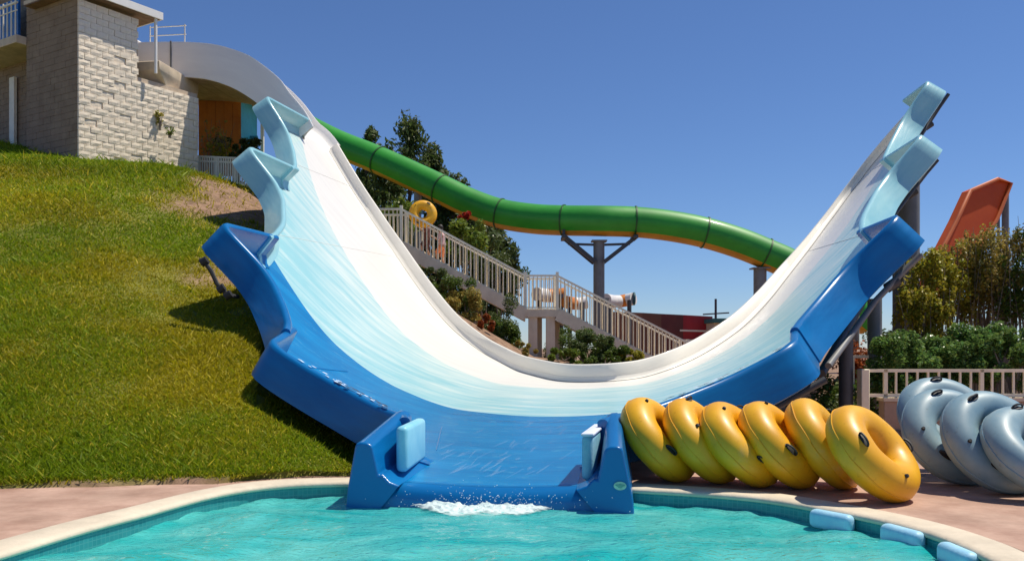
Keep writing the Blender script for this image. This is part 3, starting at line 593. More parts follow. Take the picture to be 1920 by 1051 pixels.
# thin runs of white water on the chute floor
def runs():
    r = np.random.default_rng(9); Vs, Fs = [], []; b0 = 0
    for k in range(55):
        s0 = r.normal(-.15, .45); v0_ = r.uniform(9.05, 14.0) if k % 3 else r.uniform(9.05, 11.0); Ln = r.uniform(.12, .7); wd = r.uniform(.006, .028); dr = r.normal(.12, .10)
        if abs(s0) > .85 and v0_ < 10.3: continue
        q = np.linspace(0, 1, 7); ss = s0 + dr*Ln*q + .003*np.cumsum(r.normal(0, 1, 7)); vv = v0_ + Ln*q; ww = wd*np.sin(np.pi*(.08 + .84*q))
        a, _ = surf(ss - ww, vv, .006); b_, _ = surf(ss + ww, vv, .006); m_, _ = surf(ss, vv, .010); Vs += [a, m_, b_]
        i = np.arange(6); Fs += [np.stack([b0+i, b0+i+1, b0+8+i, b0+7+i], 1), np.stack([b0+7+i, b0+8+i, b0+15+i, b0+14+i], 1)]; b0 += 21
    m = bpy.data.materials.new('thin_white_water'); m.use_nodes = True; b = m.node_tree.nodes['Principled BSDF']; b.inputs['Base Color'].default_value = (.55, .74, .86, 1); b.inputs['Roughness'].default_value = .2; b.inputs['Alpha'].default_value = .11
    o = link('water_runs', fast('water_runs', np.concatenate(Vs), np.concatenate(Fs)), m, None, True); tag(o, 'thin white runs of water down the blue chute floor', 'water', kind='stuff')
runs()
# splash where the chute meets the pool
def splash():
    r = np.random.default_rng(3); c0 = W3(np.array([-.05]), np.array([8.82]), np.array([WLV]))[0]
    A, D = np.meshgrid(np.linspace(-.85, .85, 150), np.linspace(-.02, .62, 60))
    reach = .58 * np.clip(1 - np.abs(A/.8)**1.5, 0, 1) * (1 + .5*vnoise(A*1 + 9, D*0, .22, 71)); m_ = np.clip((reach - D)/.22, 0, 1)
    z = .008 + .032*np.exp(-D*9)*m_*(.6 + 1.2*(vnoise(A, D, .09, 72) + .5)) + .03*m_*(vnoise(A, D, .05, 73) + .6*vnoise(A, D, .025, 74))
    V = c0[None, :] + A.reshape(-1, 1)*np.array([CX, CY, 0]) - D.reshape(-1, 1)*np.array([AX, AY, 0]) + np.c_[np.zeros(A.size), np.zeros(A.size), z.ravel()]
    ii = np.arange(A.size).reshape(A.shape); q = np.stack([ii[:-1, :-1], ii[:-1, 1:], ii[1:, 1:], ii[1:, :-1]], -1).reshape(-1, 4)
    dens = np.clip(m_ + .55*vnoise(A, D, .07, 75) + .35*vnoise(A, D, .03, 76), 0, 1)*(m_ > 0)
    fm_ = bpy.data.materials.new('froth'); fm_.use_nodes = True; t = fm_.node_tree; b = t.nodes['Principled BSDF']; a = nd(t, 'ShaderNodeAttribute', attribute_name='tint')
    b.inputs['Base Color'].default_value = (.74, .88, .86, 1); b.inputs['Roughness'].default_value = .6; b.inputs['Subsurface Weight'].default_value = .0
    mr = nd(t, 'ShaderNodeMapRange'); mr.inputs[1].default_value = .15; mr.inputs[2].default_value = .85; mr.inputs[4].default_value = .82; t.links.new(a.outputs[0], mr.inputs[0]); t.links.new(mr.outputs[0], b.inputs['Alpha'])
    o = link('splash_foam', fast('splash_foam', V, q, col=np.stack([dens.ravel()]*3 + [np.ones(A.size)], 1)), fm_, None, True); tag(o, 'soft white foam where the slide meets the pool', 'foam', kind='stuff')
    ico = bmesh.new(); bmesh.ops.create_icosphere(ico, subdivisions=1, radius=1); iv = np.array([v.co[:] for v in ico.verts]); ifc = np.array([[v.index for v in f.verts] for f in ico.faces]); ico.free()
    n = 420; a = r.normal(.08, .42, n); h = np.abs(r.normal(0, .09, n)) + .01; y = r.uniform(-.02, .16, n); rad = r.uniform(.0015, .0055, n)
    C = c0[None] + a[:, None]*np.array([CX, CY, 0]) - y[:, None]*np.array([AX, AY, 0]) + np.c_[0*a, 0*a, h]
    V = (C[:, None, :] + iv[None]*rad[:, None, None]).reshape(-1, 3); Fc = (ifc[None] + (np.arange(n)*len(iv))[:, None, None]).reshape(-1, 3)
    o = link('water_drops', fast('water_drops', V, Fc), mat('white_drops', (.82, .88, .88), .3, .05, 10), None, True); tag(o, 'fine white water drops flying off the slide lip', 'drops', kind='stuff')
splash()

# ------------------------------------------------------------------ copies of a thing with its parts
def kids(o): return [c for c in COL.objects if c.parent == o]
def copy_tree(o, parent=None):
    c = o.copy(); COL.objects.link(c); c.parent = parent
    if parent is not None: c.matrix_parent_inverse = o.matrix_parent_inverse.copy()
    for ch in [k_ for k_ in list(COL.objects) if k_.parent == o]: copy_tree(ch, c)
    return c

# ------------------------------------------------------------------ inflatable rings
def ringmat(name, c1, c2, grime_c):
    m = bpy.data.materials.new(name); m.use_nodes = True; t = m.node_tree; b = t.nodes['Principled BSDF']; L = t.links.new
    tc = nd(t, 'ShaderNodeTexCoord'); oi = nd(t, 'ShaderNodeObjectInfo')
    ad = nd(t, 'ShaderNodeVectorMath', operation='ADD'); L(tc.outputs['Object'], ad.inputs[0])
    sc_ = nd(t, 'ShaderNodeMath', operation='MULTIPLY'); sc_.inputs[1].default_value = 40; L(oi.outputs['Random'], sc_.inputs[0]); L(sc_.outputs[0], ad.inputs[1])
    n = nd(t, 'ShaderNodeTexNoise'); n.inputs['Scale'].default_value = 2.2; n.inputs['Detail'].default_value = 8; n.inputs['Roughness'].default_value = .65; L(ad.outputs[0], n.inputs['Vector'])
    r = nd(t, 'ShaderNodeValToRGB'); e = r.color_ramp.elements; e[0].position = .36; e[0].color = (*c1, 1); e[1].position = .6; e[1].color = (*c2, 1); x = e.new(.78); x.color = (*grime_c, 1)
    L(n.outputs[0], r.inputs[0])
    n2 = nd(t, 'ShaderNodeTexNoise'); n2.inputs['Scale'].default_value = 22; n2.inputs['Detail'].default_value = 6; L(ad.outputs[0], n2.inputs['Vector'])
    r2 = nd(t, 'ShaderNodeValToRGB'); r2.color_ramp.elements[0].position = .62; r2.color_ramp.elements[1].position = .8; r2.color_ramp.elements[0].color = (1, 1, 1, 1); r2.color_ramp.elements[1].color = (.72, .66, .6, 1); L(n2.outputs[0], r2.inputs[0])
    mx = nd(t, 'ShaderNodeMixRGB', blend_type='MULTIPLY'); mx.inputs[0].default_value = 1; L(r.outputs[0], mx.inputs[1]); L(r2.outputs[0], mx.inputs[2]); L(mx.outputs[0], b.inputs['Base Color'])
    b.inputs['Roughness'].default_value = .4; b.inputs['Coat Weight'].default_value = .08; b.inputs['Coat Roughness'].default_value = .2
    mr = nd(t, 'ShaderNodeMapRange'); mr.inputs[3].default_value = .34; mr.inputs[4].default_value = .6; L(n.outputs[0], mr.inputs[0]); L(mr.outputs[0], b.inputs['Roughness'])
    return m
M['ring_yellow'] = ringmat('yellow_vinyl', (.73, .35, .003), (.79, .41, .005), (.68, .42, .12))
M['ring_grey'] = ringmat('grey_blue_vinyl', (.17, .29, .36), (.24, .36, .41), (.38, .37, .32))
def torus_mesh(R, r, nu=56, nv=28):
    V = []; 
    for i in range(nu):
        a = 2*math.pi*i/nu
        wob = 1 + .012*math.sin(3*a+1) + .008*math.sin(7*a)
        for j in range(nv):
            b_ = 2*math.pi*j/nv; rr_ = r * wob
            V.append(((R + rr_*math.cos(b_))*math.cos(a), (R + rr_*math.cos(b_))*math.sin(a), rr_*math.sin(b_)))
    Fc = [(i*nv+j, ((i+1) % nu)*nv+j, ((i+1) % nu)*nv+(j+1) % nv, i*nv+(j+1) % nv) for i in range(nu) for j in range(nv)]
    return fast('ring_body', np.array(V), np.array(Fc))
def make_ring(R, r, mk, hang):
    e = empty('swim_ring', (0, 0, 0)); link('ring_body', torus_mesh(R, r), M[mk], e, True)
    sm = MB(); sm.tube([((R + r*1.004)*math.cos(q), (R + r*1.004)*math.sin(q), .004*math.sin(9*q)) for q in np.linspace(0, 2*math.pi, 49)], .006, 5, False); sm.build('weld_seam', M[mk], e, True)
    for (a, b_) in hang:                        # strap handles: pad plate with an arched grip
        a = math.radians(a); b_ = math.radians(b_)
        c_ = Vector(((R + r*math.cos(b_))*math.cos(a), (R + r*math.cos(b_))*math.sin(a), r*math.sin(b_)))
        nrm = Vector((math.cos(b_)*math.cos(a), math.cos(b_)*math.sin(a), math.sin(b_))); tg = Vector((-math.sin(a), math.cos(a), 0)); bt = nrm.cross(tg)
        m = MB(); pts = [c_ + tg*(.082*math.cos(q)) + bt*(.035*math.sin(q)) + nrm*(.008 - .012*abs(math.cos(q))) for q in np.linspace(0, 2*math.pi, 18, endpoint=False)]
        m.add(pts + [c_ + nrm*.016], [(k, (k+1) % 18, 18) for k in range(18)])
        m.tube([c_ + tg*(.07*math.cos(q)) + nrm*(.004 + .034*math.sin(q)) for q in np.linspace(0, math.pi, 8)], .011, 6)
        m.build('handle', M['black_rubber'], e, True)
    a = math.radians(hang[0][0] + 75); c_ = Vector(((R + r*.35)*math.cos(a), (R + r*.35)*math.sin(a), r*.93))
    m = MB(); m.tube([c_, c_ + Vector((math.cos(a)*.3, math.sin(a)*.3, 1)).normalized()*.022], [.022, .016], 10); m.build('valve', M['black_rubber'], e, True)
    return e
def put_ring(e, c, n, spin):
    n = Vector(n).normalized(); e.matrix_basis = Matrix.Translation(c) @ n.to_track_quat('Z', 'Y').to_matrix().to_4x4() @ Matrix.Rotation(math.radians(spin), 4, 'Z')
ry = make_ring(.345, .19, 'ring_yellow', [(20, 62), (200, 60)])
YEL = [(1236, 9.85, (.66, -.36, .60), 10, 'yellow swim ring leaning against the blue chute wall, leftmost of its row'),
       (1316, 9.72, (.65, -.36, .61), 70, 'yellow swim ring, second from the blue chute'),
       (1388, 9.5, (.60, -.38, .65), 25, 'yellow swim ring, third from the blue chute'),
       (1462, 9.42, (.62, -.38, .63), 0, 'yellow swim ring, fourth from the blue chute'),
       (1545, 9.35, (.68, -.37, .57), 190, 'yellow swim ring directly behind the slanting front ring'),
       (1636, 8.62, (.56, -.52, .64), 150, 'faded yellow swim ring slanting at the right end of the row, hole showing')]
for i, (x, Y, n_, sp_, lab) in enumerate(YEL):
    e = ry if i == 0 else copy_tree(ry); nn_ = Vector(n_).normalized()
    z_ = DECKZ + .345*math.sqrt(1 - nn_.z**2) + .19
    put_ring(e, ((x - 960)/FPX*Y, Y, z_), n_, sp_); tag(e, lab, 'swim ring', 'yellow swim rings stacked by the slide')
rg = make_ring(.40, .18, 'ring_grey', [(95, 70), (215, 70), (335, 70)])
GRY = [(1775, 10.5, (.10, -.78, .60), 0, 'grey blue swim ring at the very back by the fence'),
       (1788, 9.75, (.14, -.80, .57), 10, 'grey blue swim ring leaning second from the fence'),
       (1868, 9.15, (.16, -.80, .56), 20, 'grey blue swim ring in front with a black handle on top'),
       (1952, 8.75, (.20, -.62, .76), 120, 'grey blue swim ring cut off by the right edge')]
for i, (x, Y, n_, sp_, lab) in enumerate(GRY):
    e = rg if i == 0 else copy_tree(rg); nn_ = Vector(n_).normalized(); z_ = DECKZ + .40*math.sqrt(1 - nn_.z**2) + .18
    if i == 0: z_ += .12
    put_ring(e, ((x - 960)/FPX*Y, Y, z_), n_, sp_); tag(e, lab, 'swim ring', 'grey blue swim rings on the deck')

# ------------------------------------------------------------------ building of split-face blocks
C0 = Vector((-13.2, 27.0, 0)); D1 = Vector((.53, .848, 0)).normalized(); N1 = Vector((D1.y, -D1.x, 0)); D2 = -N1; UP = Vector((0, 0, 1))
bld = empty('block_building', (C0.x, C0.y, 7.3), 'painted concrete block building on top of the grass hill', 'building')
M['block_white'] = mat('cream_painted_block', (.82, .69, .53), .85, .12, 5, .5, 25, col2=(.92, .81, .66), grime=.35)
M['block_shaded'] = mat('shaded_grey_block', (.25, .175, .115), .9, .18, 2.2, .5, 22, col2=(.34, .25, .17), grime=.4)  # second tone is the block in shade, darkened in its colour
M['mortar'] = mat('mortar', (.55, .44, .33), .95, .12, 5, .4, 30)
def wallcore(p0, d, L_, z0, z1, th, n_, mk):
    m = MB(); c_ = p0 + d*(L_/2) - n_*(th/2) + UP*((z0+z1)/2); m.box(c_, (L_, th, z1-z0), (d, n_, UP)); return m.build('wall', M[mk], bld)
wallcore(C0 - N1*.05 + D1*.02, D1, 2.03, 6.2, 12.2, .25, N1, 'mortar'); wallcore(C0 - N1*.05 + D1*2.05, D1, 2.33, 6.2, 10.35, .25, N1, 'mortar')
# shared split-face block meshes
def block_mesh(seed, L_, H_=.19, dep=.12):
    r = random.Random(seed); m = MB(); nx_, nz_ = 4, 3; vs = []
    for j in range(nz_):
        for i in range(nx_):
            e_ = i in (0, nx_-1) or j in (0, nz_-1)
            vs.append(((i/(nx_-1)-.5)*L_, (0.0 if e_ else .012) + r.uniform(0, .013), (j/(nz_-1)-.5)*H_))
    back = [((i-.5)*L_, -dep, (j-.5)*H_) for j in (0, 1) for i in (0, 1)]
    fs = [(j*nx_+i, j*nx_+i+1, (j+1)*nx_+i+1, (j+1)*nx_+i) for j in range(nz_-1) for i in range(nx_-1)]
    b0 = len(vs); fs += [(0, b0, b0+1, 3, 2, 1), (8, 9, 10, 11, b0+3, b0+2), (0, 4, 8, b0+2, b0), (3, b0+1, b0+3, 11, 7)]
    me = MB().add([(x, -y, z) for x, y, z in vs + back], fs).mesh('brick'); me.materials.append(M['block_white']); return me
BM = {L_: [block_mesh(k + int(L_*100), L_) for k in range(7)] for L_ in (.385, .185)}
Rb = Matrix((( D1.x, -N1.x, 0), (D1.y, -N1.y, 0), (0, 0, 1))).to_4x4()
def lay(t0, t1, z0, z1):
    nc = int(round((z1 - z0)/.2))
    for c_ in range(nc):
        z = z0 + .2*c_ + .1; t_ = t0 - (.2 if c_ % 2 else 0)
        while t_ < t1 - .05:
            a = max(t_, t0); b_ = min(t_ + .4, t1)
            if b_ - a > .1:
                L_ = .385 if b_ - a > .3 else .185
                o = bpy.data.objects.new('brick', random.choice(BM[L_])); COL.objects.link(o); o.parent = bld; o.matrix_parent_inverse = wm(bld).inverted()
                jut = random.uniform(-.006, .01) - (.03 if random.random() < .08 else 0)
                o.matrix_basis = Matrix.Translation(C0 + D1*((a+b_)/2) + N1*jut + UP*z) @ Rb @ Matrix.Diagonal(((b_-a-.012)/L_, 1, 1, 1))
            t_ += .4
lay(0, 2.06, 10.2, 12.2); lay(0, 4.4, 7.0, 10.2)
# faces turned away from the sun, shade put into their grey: joined block courses
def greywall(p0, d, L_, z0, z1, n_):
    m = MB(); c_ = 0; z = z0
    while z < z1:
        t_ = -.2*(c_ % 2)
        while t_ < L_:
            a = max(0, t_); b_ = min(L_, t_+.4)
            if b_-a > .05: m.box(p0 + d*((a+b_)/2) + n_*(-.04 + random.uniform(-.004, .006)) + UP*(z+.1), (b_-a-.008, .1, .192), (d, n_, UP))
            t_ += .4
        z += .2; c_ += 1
    o = m.build('block_courses', M['block_shaded'], bld); o['kind'] = 'stuff'; return o
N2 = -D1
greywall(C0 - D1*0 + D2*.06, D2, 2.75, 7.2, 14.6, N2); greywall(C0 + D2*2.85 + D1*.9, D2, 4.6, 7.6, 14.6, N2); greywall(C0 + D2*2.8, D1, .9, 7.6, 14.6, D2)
wallcore(C0 + D2*.04 + D1*.1, D2, 2.8, 6.4, 14.6, .2, N2, 'block_shaded'); wallcore(C0 + D2*2.8 + D1*1.0, D2, 5, 6.4, 14.6, .2, N2, 'block_shaded')
m = MB(); m.box(C0 + D2*4.6 + D1*.3 + UP*11.42, (3.5, 1.25, .26), (D2, D1, UP)); m.build('balcony_slab', M['pale_concrete'], bld, bevel=.015, seg=1)
for k in range(14):
    q = C0 + D2*(3.0 + .24*k) - D1*.26 + UP*11.55; m = MB(); m.bar(q, q + UP*1.15, .035, .035); m.build('baluster', M['white_metal'], bld)
m = MB(); q = C0 + D2*2.9 - D1*.26 + UP*12.6; m.bar(q, q + D2*3.4, .06, .06); q = q - UP*.25; m.bar(q, q + D2*3.4, .03, .03); m.build('handrail', M['white_metal'], bld)
m = MB(); m.box(C0 + D2*4.7 + D1*.25 + UP*12.3, (2.0, .08, 1.5), (D2, D1, UP)); m.build('blue_panel', mat('blue_sheet', (.01, .13, .42), .4, .25, 4), bld)
m = MB(); m.box(C0 + D2*5.05 + D1*.78 + UP*9.2, (.3, .1, 3.2), (D2, D1, UP)); m.build('door_frame', M['white_metal'], bld)
# roof slab with soffit boards and white fascia
ro = C0 + N1*.18 + UP*12.42; Ls = 3.0
m = MB(); m.box(ro + D1*1.15 - N1*1.2, (Ls, 2.7, .12), (D1, N1, UP)); roof = m.build('roof', M['pale_concrete'], bld)
M['soffit'] = mat('brown_boards', (.22, .13, .085), .7, .2, 4, stretch=(1, 1, 6))
for k in range(9):
    m = MB(); m.box(ro + D1*1.15 - N1*(.06 + .29*k) - UP*.085, (Ls, .28, .03), (D1, N1, UP)); m.build('soffit_board', M['soffit'], roof)
m = MB(); m.box(ro + D1*1.15 + N1*.19 + UP*.0, (Ls + .1, .05, .24), (D1, N1, UP)); m.build('fascia', M['pvc'], roof)
m = MB(); m.box(ro + D1*(1.15 + Ls/2 + .03) - N1*1.2, (.05, 2.7, .22), (D1, N1, UP)); m.build('fascia', M['pvc'], roof)
q = ro + D1*2.5 + N1*.1; m = MB(); m.tube([q, q - UP*1.9], .05, 10); m.build('downpipe', M['pvc'], bld, True)
# concrete launch platform under the flume with its drain pipe
SXv, SYv = Vector((CX, CY, 0)), Vector((AX, AY, 0))
def sw(s_, v_, z_): return Vector(W3(np.array([s_]), np.array([v_]), np.array([z_]))[0])
m = MB(); a = sw(-15.0, 28.6, 0); hx, hy = .95, 1.3
top = [a + SXv*(i*hx) + SYv*(j*hy) for i, j in ((-1, -1), (1, -1), (1, 1), (-1, 1))]; bot = [a + SXv*(i*hx*.82 + .1) + SYv*(j*hy*.8 + .25) for i, j in ((-1, -1), (1, -1), (1, 1), (-1, 1))]
vs = [p_ + UP*11.02 for p_ in top] + [p_ + UP*10.72 for p_ in top] + [p_ + UP*10.3 for p_ in bot]
fs = [(0, 1, 2, 3)[::-1]] + [(i, (i+1) % 4, 4+(i+1) % 4, 4+i) for i in range(4)] + [(4+i, 4+(i+1) % 4, 8+(i+1) % 4, 8+i) for i in range(4)] + [(8, 9, 10, 11)]
pl = empty('launch_platform', a + UP*10.3, 'concrete launch platform jutting from the block wall under the white flume', 'platform')
m.add(vs, fs); m.build('platform_slab', M['pale_concrete'], pl, bevel=.02, seg=1)
q = sw(-15.2, 27.2, 0); m = MB(); m.tube([q + UP*11.25, q + UP*11.2 - SYv*.1, q + UP*10.35 - SYv*.1, q + UP*10.2 - SXv*.2 - SYv*.08, q + UP*10.12 - SXv*.55], .075, 12); m.build('drain_pipe', M['pvc'], pl, True)
for zz in (12.55, 12.85):
    m = MB(); q = sw(-15.5, 29.2, zz); m.bar(q, q + SXv*1.35, .025, .025); m.build('rail', M['white_metal'], pl)
for k in (0, 1.3):
    m = MB(); q = sw(-15.5 + k, 29.2, 12.0); m.bar(q, q + UP*.9, .03, .03); m.build('rail_post', M['white_metal'], pl)

# ------------------------------------------------------------------ foliage helpers
def leaves(name, pts, size, mtl, parent=None, bright=None, asp=.5, droop=0.0):
    n = len(pts); nr = RNG.standard_normal((n, 3)); nr /= np.linalg.norm(nr, axis=1, keepdims=True); nr[:, 2] = np.abs(nr[:, 2]) + .25
    nr /= np.linalg.norm(nr, axis=1, keepdims=True)
    a = np.cross(nr, RNG.standard_normal((n, 3))); a[:, 2] -= droop; a /= np.linalg.norm(a, axis=1, keepdims=True); b_ = np.cross(nr, a)
    L_ = (size * (.6 + .8*RNG.random(n)))[:, None]; Wd = L_ * asp
    V = np.concatenate([pts - a*L_*.5, pts + b_*Wd*.5 + nr*L_*.06, pts + a*L_*.5, pts - b_*Wd*.5 + nr*L_*.06], 0); i = np.arange(n)
    Fc = np.stack([i, i+n, i+2*n, i+3*n], 1)
    br = (.65 + .7*RNG.random(n)) if bright is None else bright * (.75 + .5*RNG.random(n))
    c_ = np.stack([br * (1 + .25*RNG.standard_normal(n)*.5), br, br * (1 + .2*RNG.standard_normal(n)*.5), np.ones(n)], 1); C = np.tile(np.clip(c_, .1, 3), (4, 1))
    return link(name, fast(name, V, Fc, col=C), mtl, parent)
def blobpts(cs, n):                             # (centre, radii) clumps, shell-weighted
    cs = [(np.array(c_, float), np.array(r_, float)) for c_, r_ in cs]; wts = np.array([np.prod(r_)**.67 for _, r_ in cs]); wts /= wts.sum()
    out = []
    for (c_, r_), q in zip(cs, wts):
        k = max(4, int(n*q)); d = RNG.standard_normal((k, 3)); d /= np.linalg.norm(d, axis=1, keepdims=True)
        out.append(c_ + d * r_ * (RNG.random((k, 1)) ** .45))
    return np.concatenate(out)
M['bark'] = mat('bark', (.12, .085, .06), .9, .25, 6, .5, 30); M['pale_bark'] = mat('pale_bark', (.24, .19, .14), .9, .2, 6, .4, 30)
LM = {'dark': leafmat('dark_leaf', (.09, .125, .035)), 'green': leafmat('green_leaf', (.095, .15, .022)), 'lime': leafmat('lime_leaf', (.16, .22, .03)), 'hedge': leafmat('hedge_leaf', (.15, .25, .06), rough=.3),
      'straw': leafmat('straw_leaf', (.34, .27, .06)), 'gold': leafmat('golden_leaf', (.34, .31, .03)), 'rust': leafmat('rusty_leaf', (.30, .075, .02)), 'redleaf': leafmat('red_flower', (.42, .03, .02))}
def tree(x, ytop, Y, hgt, wid, label, lm='dark', n=5200, size=.30, narrow=True, group=None, seed=0):
    r = random.Random(seed); tp = P(x, ytop, Y); zb = float(height(tp.x, tp.y)) - .2
    e = empty('tree', (tp.x, tp.y, zb), label, 'tree', group)
    m = MB(); top = Vector((tp.x, tp.y, tp.z)); pts = [Vector((tp.x, tp.y, zb)) + (top - Vector((tp.x, tp.y, zb)))*q + Vector((r.uniform(-.15, .15), r.uniform(-.15, .15), 0))*(q > 0) for q in (0, .2, .4, .6, .8, .95)]
    m.tube(pts, [.22, .18, .14, .1, .06, .02], 8)
    cl = []; z0 = tp.z - hgt
    for k in range(34):
        q = r.random(); zz = z0 + hgt*q; rad = wid/2 * (math.sin(math.pi*min(.97, .12 + q*.85))**.8) ; an = r.uniform(0, 6.28); d = rad*math.sqrt(r.random())
        c_ = Vector((tp.x + d*math.cos(an), tp.y + d*math.sin(an), zz)); rr_ = wid*r.uniform(.10, .19)
        cl.append((c_, (rr_, rr_, rr_*r.uniform(1.1, 1.9))))
        if k % 2 == 0: m.tube([Vector((tp.x, tp.y, max(zb+1, zz - d*.9))), (Vector((tp.x, tp.y, zz)) + c_)/2, c_], [.06, .04, .015], 5, False)
    cl.append(((tp.x, tp.y, tp.z - wid*.25), (wid*.1, wid*.1, wid*.3)))
    m.build('trunk', M['bark'], e, True)
    leaves('crown', blobpts(cl, n), size, LM[lm], e, droop=.6, asp=.4)
    return e
TR = [(690, 222, 50, 7.5, 2.6, 'dark narrow tree just right of the slide top, leftmost of the row'), (765, 212, 50, 9, 4.2, 'tallest dark feathery tree rising above the green tube'), (812, 262, 51, 8, 2.6, 'slim dark tree right of the tallest one'),
      (850, 312, 50, 7.5, 3.4, 'dark bushy tree peeking over the middle of the green tube'), (892, 372, 49, 7.5, 4.0, 'low dark tree below the green tube bend'), (932, 402, 49, 5.5, 2.8, 'dark small tree at the right end of the row'), (720, 300, 47, 6.5, 4.2, 'dark tree behind the column under the green tube')]
for i, a in enumerate(TR): tree(a[0], a[1] + 26, a[2], a[3], a[4], a[5], group='dark trees behind the stairs', seed=i+3, n=6500)
def shrub(name, x, y, Y, w_, h_, lm, label, n=1500, size=.1, group=None, cat='shrub', stems=5, tall=False, seed=0):
    r = random.Random(seed + int(x)); c_ = P(x, y, Y); zb = float(height(c_.x, c_.y)) - .05; e = empty(name, (c_.x, c_.y, zb), label, cat, group); cl = []; m = MB(); zt = c_.z
    if name == 'wall_weed': zb = zt - h_ * 1.2; e.location.z = zb
    base = max(zb, zt - h_) if not tall else zb
    for k in range(14):
        q = r.random(); p_ = Vector((c_.x + r.uniform(-.5, .5)*w_*.8, c_.y + r.uniform(-.5, .5)*w_*.6, zt - h_*(.08 + .8*q))); rr_ = min(w_, h_)*r.uniform(.12, .24); cl.append((p_, (rr_, rr_, rr_*(1.5 if tall else 1))))
        if k < stems: m.tube([(c_.x + r.uniform(-.12, .12)*w_, c_.y, base if tall else zb), (c_.x*.5 + p_.x*.5, c_.y, (max(zb, zt-h_) + p_.z)/2), tuple(p_)], [.025, .018, .008], 5, False)
    if tall and w_ > .8:
        for k in range(26):
            x0 = c_.x + r.uniform(-.5, .5)*w_; y0 = c_.y + r.uniform(-.3, .3)*w_; z1 = zt + r.uniform(-.5, .12)*h_; m.tube([(x0, y0, zb), (x0 + r.uniform(-.1, .1), y0, (zb + z1)/2), (x0 + r.uniform(-.3, .3), y0, z1)], [.014, .01, .004], 4, False)
            for _ in range(3): cl.append(((x0 + r.uniform(-.25, .25), y0, z1 - r.uniform(0, .45)*h_), (.07, .07, .16)))
    m.build('stems', M['pale_bark'], e); leaves('foliage', blobpts(cl, n), size, LM[lm], e); return e
SH = [(742, 372, 38, 1.6, 1.6, 'lime', 'light green shrub behind the top of the stairs'), (770, 385, 39, 1.6, 1.8, 'green', 'mid green shrub left of the carried ring'), (868, 408, 37, 2.0, 1.7, 'lime', 'light green shrub right of the person on the stairs'),
      (900, 440, 38, 2.2, 2.0, 'dark', 'dark shrub below the tree row'), (872, 398, 40, .5, .4, 'redleaf', 'small bush with red flowers under the green tube'), (945, 470, 40, 2.4, 2.2, 'dark', 'dark round shrub at the end of the tree row')]
for i, a in enumerate(SH): shrub('shrub', a[0], a[1], a[2], a[3], a[4], a[5], a[6], n=2200, size=.16, seed=i)
SU = [(800, 500, 32.5, 1.6, 1.0, 'dark', 'dark shrub at the very top of the slope beside the slide rim'), (1060, 625, 35.8, 3.0, 1.8, 'dark', 'broad dark shrub behind the large green one'), (1130, 655, 30, 1.6, .7, 'green', 'low green shrub at the foot of the thin steel column'), (970, 640, 30, 1.6, .5, 'straw', 'dry grass clump left of the stair columns'), (890, 590, 30, 1.6, .6, 'rust', 'low reddish groundcover on the slope'), (838, 520, 31, 2.2, 1.4, 'green', 'leafy green shrub under the upper stair flight, leftmost'), (872, 545, 30.5, 1.6, 1.2, 'straw', 'straw coloured grass clump under the upper flight'), (915, 560, 31.5, 2.4, 1.5, 'dark', 'dark shrub under the upper flight'), (940, 590, 31, 1.6, 1.2, 'green', 'green shrub left of the stair columns'),
      (1098, 612, 31.5, 1.9, 1.5, 'green', 'large green shrub right of the stair columns'), (1110, 620, 31, 1.8, 1.2, 'dark', 'dark shrub below the lower flight'), (1150, 640, 31, 1.6, 1.0, 'green', 'green shrub below the lower flight'), (1055, 655, 30, 1.4, .6, 'lime', 'pale groundcover at the foot of the stair columns'), (1180, 655, 31, 1.2, .8, 'gold', 'yellowish shrub at the end of the lower flight'), (1015, 640, 35.5, 2.2, 1.5, 'dark', 'dark shrub behind the stair columns')]
for i, a in enumerate(SU): shrub('shrub', a[0], a[1], a[2], a[3], a[4], a[5], a[6], n=5200, size=.085, seed=20+i)

# ------------------------------------------------------------------ concrete staircase with railings
SY = 33.5
def S(x, y, dY=0): return P(x, y, SY + dY)
st = empty('staircase', S(1010, 670), 'concrete staircase with cream railings climbing the planted slope behind the slide', 'staircase')
WST = 1.6
def flight(x0, y0, x1, y1, nst, name):          # sloping waist slab with real steps; (x,y) are the nosing line ends
    a = S(x0, y0); b_ = S(x1, y1); d = (b_ - a); m = MB()
    dn = Vector((0, 0, -1)); prof = []
    for k in range(nst):
        p0 = a + d*(k/nst); p1 = a + d*((k+1)/nst)
        prof += [p0, Vector((p1.x, p1.y, p0.z))]
    prof.append(b_); und = [b_ + dn*.42, a + dn*.42]; pr = prof + und; n = len(pr)
    m.add([p_ for p_ in pr] + [p_ + Vector((0, WST, 0)) for p_ in pr], [tuple(range(n)), tuple(range(2*n-1, n-1, -1))] + [(i, n+i, n+(i+1) % n, (i+1) % n) for i in range(n)])
    me_ = m.build(name, M['cream_concrete'], st); 
    m = MB(); m.bar(a + dn*.2 - Vector((0, .03, 0)), b_ + dn*.2 - Vector((0, .03, 0)), .06, .44); m.build('stringer', M['cream_concrete'], st); return a, b_
f1 = flight(752, 455, 985, 580, 16, 'stair_flight'); f2 = flight(1045, 580, 1290, 706, 17, 'stair_flight')
def slab(p0, p1, th=.28):
    m = MB(); c_ = (p0 + p1)/2; m.box(c_ + Vector((0, WST/2, -th/2)), (abs(p1.x - p0.x), WST, th)); m.build('landing', M['cream_concrete'], st)
slab(S(985, 580), S(1045, 580)); slab(S(690, 455), S(752, 455)); slab(S(1290, 706), S(1380, 706))
